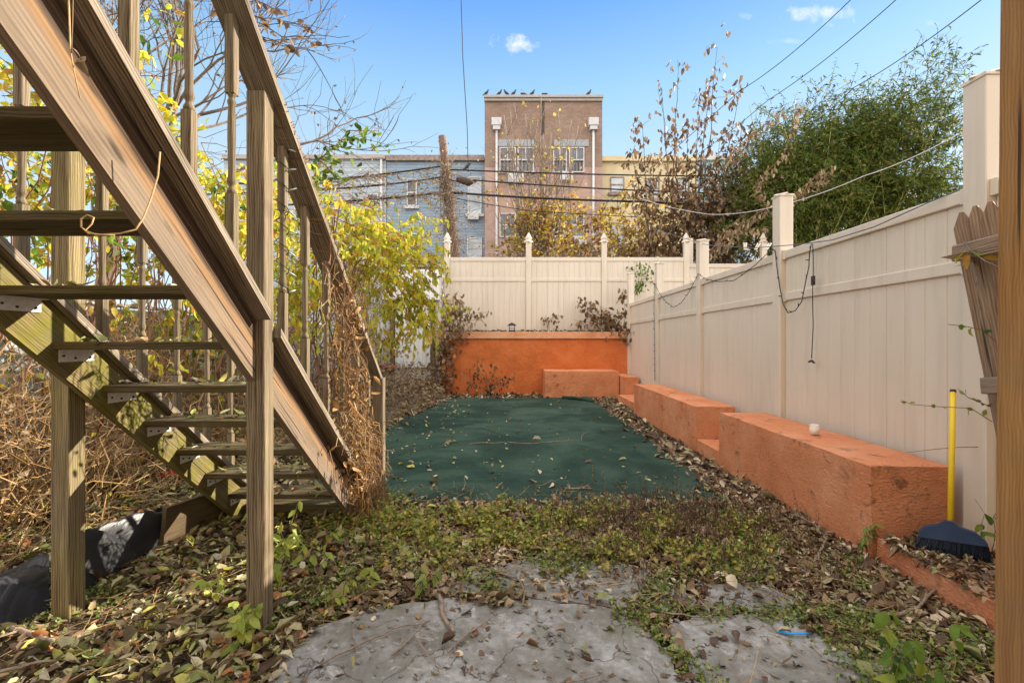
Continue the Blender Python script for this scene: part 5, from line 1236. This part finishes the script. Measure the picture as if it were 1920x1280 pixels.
# ---------------------------------------------------------------- ground litter and weeds
CARP = [(-2.0, 3.84), (1.94, 3.84), (1.94, 11.3), (-1.5, 11.3), (-2.0, 8)]
def blocked(P):
    x, y = P[:, 0], P[:, 1]
    b = (x > 2.36) & (y > 2.99) & (y < 9.2) | (x > FX(0)-.03) | (x > .8) & (y > 11.48) | (y > 12.36)
    return b
def litter():
    def scatter(n, x0, x1, y0, y1, f):
        P = np.stack([rng.uniform(x0, x1, n), rng.uniform(y0, y1, n)], 1); d = f(P); return P[rng.random(n) < d]
    def dens(P):
        d = np.ones(len(P)); d[inside(P, SA) | inside(P, SB) | inside(P, SE)] = .012; d[inside(P, SC) | inside(P, SD)] = .22
        # frayed edges of piles on slabs
        nz = vn(P, 3.0, 2)
        Pj = P+np.column_stack([vn(P, 5, 31), vn(P, 5, 57)])*.14; d[:] = 1; d[inside(Pj, SA) | inside(Pj, SB) | inside(Pj, SE)] = .02; d[inside(Pj, SC) | inside(Pj, SD)] = .10
        on = inside(P, CARP); edge = np.minimum(np.abs(P[:, 0]+2.0-np.maximum(0, P[:, 1]-8)*.16), np.abs(P[:, 0]-1.94)); d[on] = np.clip(.7*np.exp(-edge[on]*20)+.8*np.exp(-(P[on, 1]-3.86)*14), .006, 1)*.8
        d *= np.where(d > .5, np.clip(.75+nz*1.2, .35, 1), 1); d[blocked(P)] = 0
        return d
    def put(name, P, ls, W_, mat, zs=.03, tilt=.38):
        n = len(P); z = np.array([gz(a, b) for a, b in P]); on = inside(P, CARP); sl_ = inside(P, SA) | inside(P, SB) | inside(P, SC) | inside(P, SD) | inside(P, SE)
        curb = (P[:, 0] > 2.36) & (P[:, 1] < 2.98); z = np.maximum(z, np.where(on, .03, np.where(sl_, .014, -1))); z = np.where(curb, .15, z)
        h = rng.random(n)*zs*np.where(on | sl_ | curb, .25, 1)+.004; P3 = np.column_stack([P, z+h]); a = rng.uniform(0, 6.283, n)
        D = np.column_stack([np.cos(a), np.sin(a), rng.normal(0, tilt*.6, n)]); N = np.column_stack([rng.normal(0, tilt, n), rng.normal(0, tilt, n), np.ones(n)])
        D[:, 2] -= (D[:, 0]*N[:, 0]+D[:, 1]*N[:, 1])*.6
        return leaves(name, P3, D, N, ls*np.clip(rng.lognormal(-.12, .42, n),   .3, 2.0), W_, mat, None, curl=.32, fold=.26)
    # left, olive and pale
    A = scatter(46000, -4.3, -.55, 1.7, 8.0, lambda P: dens(P)*np.clip((-.35-P[:, 0])*1.6, .1, 1)*np.where(P[:, 1] > 5.5, .5, 1))
    tag(put('fallen_leaves', A, .056, rng.uniform(.25, .8, len(A)), M_litter_l, .045), 'olive and tan fallen leaves covering the ground under the stairs', 'fallen leaves', kind='stuff')
    Bp = scatter(62000, -1.3, 2.95, 1.7, 4.6, lambda P: dens(P)*np.clip((P[:, 0]+1.4)*.9, .15, 1))
    tag(put('fallen_leaves', Bp, .045, rng.uniform(.25, .85, len(Bp)), M_litter_r, .035), 'brown fallen leaves around the broken concrete and along the curb', 'fallen leaves', kind='stuff')
    Cp = scatter(17000, -2.6, 2.9, 4.0, 12.36, lambda P: dens(P)); 
    tag(put('fallen_leaves', Cp, .075, rng.uniform(.4, .75, len(Cp)), M_litter_r, .03), 'fallen leaves along the edges of the turf carpet', 'fallen leaves', kind='stuff')
    Q = scatter(750, -1.95, 1.7, 4.2, 11.2, lambda P: np.clip(.9-(P[:, 0]+1.9)*.25-(P[:, 1]-4)*.06, .12, 1))
    tag(put('scattered_leaves', Q, .062, rng.uniform(.4, .7, len(Q)), leafmat('pale_scattered_leaves', [(.5, .48, .25), (.42, .36, .2), (.55, .5, .06), (.3, .22, .12), (.6, .55, .4), (.2, .12, .08)], .1), .01), 'pale and yellow leaves scattered over the turf carpet', 'fallen leaves', kind='stuff')
    # planter top leaves
    n = 700; P3 = np.column_stack([rng.uniform(-1.9, 3.1, n), rng.uniform(12.6, 12.8, n), rng.uniform(1.66, 1.74, n)]); a = leaves('fallen_leaves', P3, rdir(n, -.3, .3), rdir(n, .3, 1), rng.uniform(.05, .1, n), .6, M_lf_dead); tag(a, 'dead leaves heaped along the top of the planter wall', 'fallen leaves', kind='stuff')
    n = 260; xx = rng.uniform(-2.18, -1.34, n); kk = rng.integers(0, 9, n); yy = 1.37+.27*kk+rng.uniform(.02, .23, n); zz = 2.14-.237*kk+.006
    a = leaves('fallen_leaves', np.column_stack([xx, yy, zz]), rdir(n, -.15, .25), rdir(n, .6, 1), rng.uniform(.04, .08, n), .55, M_litter_l, curl=.5); tag(a, 'curled leaves lying on the stair treads', 'fallen leaves', kind='stuff')
litter()
def weeds():
    # low ground cover: many short stems with small leaves
    def band(name, label, n, f, x0, x1, y0, y1, h, ls, mat, seed):
        P = np.stack([rng.uniform(x0, x1, n), rng.uniform(y0, y1, n)], 1); P = P[(rng.random(n) < f(P)) & ~blocked(P)]
        Lp = []; Ld = []; Ls = []
        tb = MB()
        for x, y in P:
            z = gz(x, y)+.01; hh = h*random.uniform(.4, 1.3); d = Vector((random.gauss(0, .5), random.gauss(0, .5), 1)).normalized(); top = Vector((x, y, z))+d*hh
            if random.random() < .35: tb.tube([(x, y, z), top], .0015, .001, 3)
            for k in range(random.randint(4, 8)):
                q = Vector((x, y, z)).lerp(top, random.uniform(.25, 1.05)); Lp.append((q.x+random.gauss(0, .008), q.y+random.gauss(0, .008), q.z)); Ld.append((random.gauss(0, 1), random.gauss(0, 1), random.gauss(.25, .3))); Ls.append(ls*random.uniform(.6, 1.5))
        V, fs = leaf_arrays(Lp, Ld, rdir(len(Lp), .3, 1), np.array(Ls), .65, simple=True)
        # stems joined in as slivers of the same stuff
        o = np_mesh(name, V, fs, mat); tag(o, label, 'weeds', kind='stuff'); return o
    e1 = lambda P: np.exp(-((P[:, 1]-(3.40-.06*P[:, 0]))/.36)**2)*np.clip(.45+vn(P, 3.2, 4)*2.4, .0, 1)*np.clip((P[:, 0]+1.5)*2, 0, 1)*np.clip((2.0-P[:, 0])*1.4, 0, 1)
    band('ground_cover_weeds', 'yellowing green ground cover weeds along the near edge of the carpet', 15000, e1, -1.5, 2.1, 2.7, 4.35, .11, .031, M_weed, 1)
    e2 = lambda P: np.clip(vn(P, 2.6, 11)*2.6-.12, 0, 1)*np.where(inside(P, SA) | inside(P, SB), .0, 1)*np.clip((P[:, 0]+1.2)*1.5, 0.1, 1)
    band('fresh_weeds', 'bright green weeds sprouting between leaves and broken concrete', 10000, e2, -1.6, 2.3, 1.9, 3.2, .06, .019, M_weed_g, 2)
    e3 = lambda P: np.exp(-((P[:, 0]-(1.02-(P[:, 1]-2.0)*-.3))/.10)**2)*(P[:, 1] < 2.6)*.0+np.exp(-((P[:, 0]-1.62)/.16)**2)*(P[:, 1] < 2.35)+np.exp(-((P[:, 0]-.66-.35*(2.3-P[:, 1]))/.05)**2)*(P[:, 1] < 2.36)*.8+np.exp(-((P[:, 1]-2.36)/.05)**2)*(P[:, 0] > .5)*(P[:, 0] < 1.7)*.8
    band('crack_weeds', 'small green weeds growing in the joints between the concrete slabs', 3600, e3, .4, 2.1, 1.75, 2.6, .07, .018, M_weed_g, 3)
    eL = lambda P: np.clip(vn(P, 1.8, 23)*2.4-.3, 0, 1)
    band('fresh_weeds', 'patches of green weeds among the leaves under the stairs', 7000, eL, -4.0, -.9, 1.8, 4.2, .05, .018, M_weed_g, 4)
    # dead dark stalks
    m = MB(); P = []; D = []
    for i in range(650):
        if random.random() < .7: x, y = random.gauss(1.3, .5), random.gauss(3.5, .3)
        else: x, y = random.uniform(.3, 2.1), random.uniform(2.5, 3.8)
        if not (.1 < x < 2.25 and 2.4 < y < 4.6): continue
        h = random.uniform(.08, .26); b = Vector((x, y, .0)); t = b+Vector((random.gauss(0, .05), random.gauss(0, .05), h)); m.tube(wiggle(b, t, 3, .1), .002, .0012, 3)
        for k in range(random.randint(3, 9)):
            q = b.lerp(t, random.uniform(.3, 1)); P.append(list(q)); D.append([random.gauss(0, .5), random.gauss(0, .5), -.8])
    V, fs = leaf_arrays(P, D, rdir(len(P)), rng.uniform(.015, .035, len(P)), .4, simple=True)
    o = m.build('dead_weed_stalks', M_barkdk); tag(o, 'dry dark weed stalks standing at the right end of the weed bed', 'dead weeds', kind='stuff')
    np_mesh('stalk_leaves', V, fs, M_lf_dead, o)
    # fine dry straw bits over everything
    m = MB()
    for i in range(1500):
        x, y = random.uniform(-3.6, 2.3), random.uniform(1.8, 4.4)
        if inside(np.array([[x, y]]), SA)[0] and random.random() < .93: continue
        L_ = random.uniform(.08, .35); a = random.uniform(0, 6.28); z = gz(x, y)+.02; p = Vector((x, y, z+random.uniform(0, .03))); q = p+Vector((math.cos(a)*L_, math.sin(a)*L_, random.uniform(-.01, .05)))
        if q.x > 2.3: continue
        m.tube(wiggle(p, q, 4, .12), .0018, .001, 3)
    tag(m.build('straw_litter', M_straw), 'thin dry straw stems strewn over the ground', 'straw', kind='stuff')
weeds()
def seedlings():
    random.seed(77)
    spots = [((520, 1120), .34, 'pale green seedling just right of the support post, beside the concrete edge'), ((600, 1090), .26, 'pale green leafy seedling in front of the bottom step'), ((548, 1050), .36, 'tall pale seedling with paired leaves close behind the support post'), ((420, 1120), .18, 'small lime green seedling left of the support post'),
             ((440, 1225), .20, 'lime seedling nearest the camera left of the concrete'), ((470, 1195), .20, 'drooping lime leaves at the foot of the support post'), ((700, 1110), .16, 'yellowish seedling clump at the far edge of the concrete'), ((640, 1140), .15, 'low seedling with round leaves by the concrete edge'),
             ((785, 1115), .18, 'bright yellow green seedling above a pile of brown leaves'), ((1615, 1040), .20, 'little green seedling against the corner of the long bench'), ((1695, 1310), .34, 'large leafed green plant low in the near corner by the lumber post'), ((1760, 1330), .30, 'second large leafed plant almost touching the lumber post'), ((1838, 985), .34, 'green round leafed weed growing behind the broom')]
    for (px, py), h, lab in spots:
        b = gnd(px, py, .01)
        if px == 1838: b = Vector((2.86, 2.72, .15))
        ls = .066 if px < 1600 else .07
        if px in (1615, 1838, 785, 420): ls = .055
        o = thing('seedling', lab, 'plant', b, 'leafy seedlings on the ground'); m = MB(); P = []; D = []; N = []
        for s in range(3 if h > .17 else 2):
            t = b+Vector((random.gauss(0, .09), random.gauss(0, .06), h*random.uniform(.7, 1.1))); q = wiggle(b, t, 5, .12); m.tube(q, .003, .0015, 4)
            for k in range(2, 6):
                for sd in (-1, 1):
                    if random.random() < .3: continue
                    P.append(list(q[k])); D.append([sd*random.uniform(.2, .9), random.gauss(-.2, .5), random.uniform(-1.4, .0)]); N.append([random.gauss(0, .3), random.gauss(-.4, .3), 1])
        m.build('stem', M_weed_g, o); leaves('leaves', P, D, N, ls*rng.uniform(.6, 1.25, len(P)), .55, M_seed if px < 1600 and px != 785 else M_weed_g if px < 1690 else M_lf_green, o, curl=.25)
    # thin green creepers at the fence
    for pts, Y, lab, mat in (([(1860, 790), (1820, 765), (1760, 762), (1710, 758), (1690, 750)], 2.85, 'thin creeper with four small leaves crossing the fence behind the broom handle', M_seed), ([(1868, 640), (1840, 618), (1812, 612), (1778, 608)], 2.2, 'dark green thorny twig poking out beside the picket fence', M_lf_green), ([(1865, 765), (1840, 755), (1815, 745), (1795, 728)], 2.5, 'short green shoot touching the top of the yellow handle', M_weed_g), ([(1875, 838), (1800, 838), (1750, 842), (1700, 848)], 2.9, 'bare thin runner stretched above the long bench end', M_seed)):
        o = thing('creeper', lab, 'vine', at(*pts[0], Y)); m = MB(); q = [at(a, b, Y) for a, b in pts]; m.tube(q, .0028, .0015, 4); m.build('stem', M_barkr, o)
        if 'bare' in lab: continue
        P = []; D = []
        for a, b in zip(q[:-1], q[1:]):
            for _ in range(2): P.append(list(a.lerp(b, random.random()))); D.append([random.gauss(-.2, .6), random.gauss(-.3, .3), random.gauss(-.3, .6)])
        leaves('leaves', P, D, rdir(len(P), -.2, .6), rng.uniform(.03, .05, len(P)), .6, mat, o)
    # twigs and branches
    br = [([(822, 1115), (828, 1140), (836, 1162), (852, 1184)], .013, 'thick pale stick lying on the concrete'), ([(602, 1244), (680, 1205), (735, 1178), (800, 1165)], .005, 'long straight thin twig across the concrete slab'), ([(735, 1227), (770, 1195), (806, 1163)], .006, 'short twig with a knob on the concrete slab'), ([(840, 1222), (880, 1185), (932, 1150)], .005, 'bent thin twig pointing away on the concrete'), ([(779, 1198), (800, 1225), (826, 1248)], .004, 'small dark twig lying crosswise on the slab'),
          ([(890, 1062), (930, 1070), (970, 1082), (984, 1110), (980, 1132)], .008, 'forked grey twig at the weed bed edge'), ([(1600, 1140), (1680, 1152), (1720, 1140), (1745, 1112), (1770, 1102), (1782, 1066)], .010, 'forked grey branch leaning toward the low curb'), ([(1310, 1005), (1318, 1040), (1338, 1062)], .006, 'curved pale twig in the weeds'), ([(1490, 965), (1530, 985), (1543, 1020), (1535, 1050)], .010, 'dark curved root along the bench foot'),
          ([(0, 1178), (60, 1190), (100, 1200)], .016, 'thick brown stick at the bottom left'), ([(0, 1258), (60, 1243), (105, 1238)], .008, 'thin grey stick at the very bottom left'), ([(780, 1040), (840, 1015), (920, 1005), (1040, 1008)], .007, 'long brown stem arching through the weed bed'), ([(1060, 915), (1110, 916)], .012, 'short stick lying on the turf carpet'), ([(880, 832), (950, 828), (1010, 830), (1090, 826), (1105, 808)], .006, 'long thin twig on the middle of the turf carpet'),
          ([(1200, 1135), (1260, 1150), (1320, 1156)], .006, 'thin twig between the two slabs'), ([(1020, 1290), (1080, 1275), (1130, 1262)], .004, 'fine twig at the bottom of the concrete'), ([(660, 1170), (668, 1200), (664, 1232)], .003, 'tiny curved twig on the concrete')]
    for pts, r, lab in br:
        q = [gnd(a, b, .03) for a, b in pts]
        if 'leaning' in lab: q[-1].z += .06; q[-2].z += .03
        qq = []
        for a, b in zip(q[:-1], q[1:]): qq += wiggle(a, b, 3, .06)[:-1]
        qq.append(q[-1]); m = MB()
        for v in qq: v.z = max(v.z, r+.014)
        m.tube(qq, r, r*.6, 6)
        for _ in range(2):
            k = random.randrange(1, len(qq)); m.tube([qq[k], qq[k]+Vector((random.gauss(0, .05), random.gauss(0, .05), random.uniform(0, .03)))], r*.5, r*.3, 4)
        tag(m.build('fallen_twig', M_branch), lab, 'twig', 'fallen twigs and sticks')
seedlings()
def rubble():
    m = MB(); random.seed(12)
    for i in range(420):
        x, y = random.uniform(-.9, 2.0), random.uniform(1.85, 3.0); r = random.uniform(.004, .016); c = Vector((x, y, .014+r*.3)); n = 6
        P = [c+Vector((math.cos(k*1.05+.3)*r*random.uniform(.6, 1.3), math.sin(k*1.05)*r*random.uniform(.6, 1.3), random.uniform(-.2, .5)*r)) for k in range(n)]
        m.add(P+[c+Vector((0, 0, r*.7))], [[k, (k+1) % n, n] for k in range(n)])
    tag(m.build('rubble', M_conc), 'crumbs of broken concrete around the slabs', 'rubble', kind='stuff')
rubble()
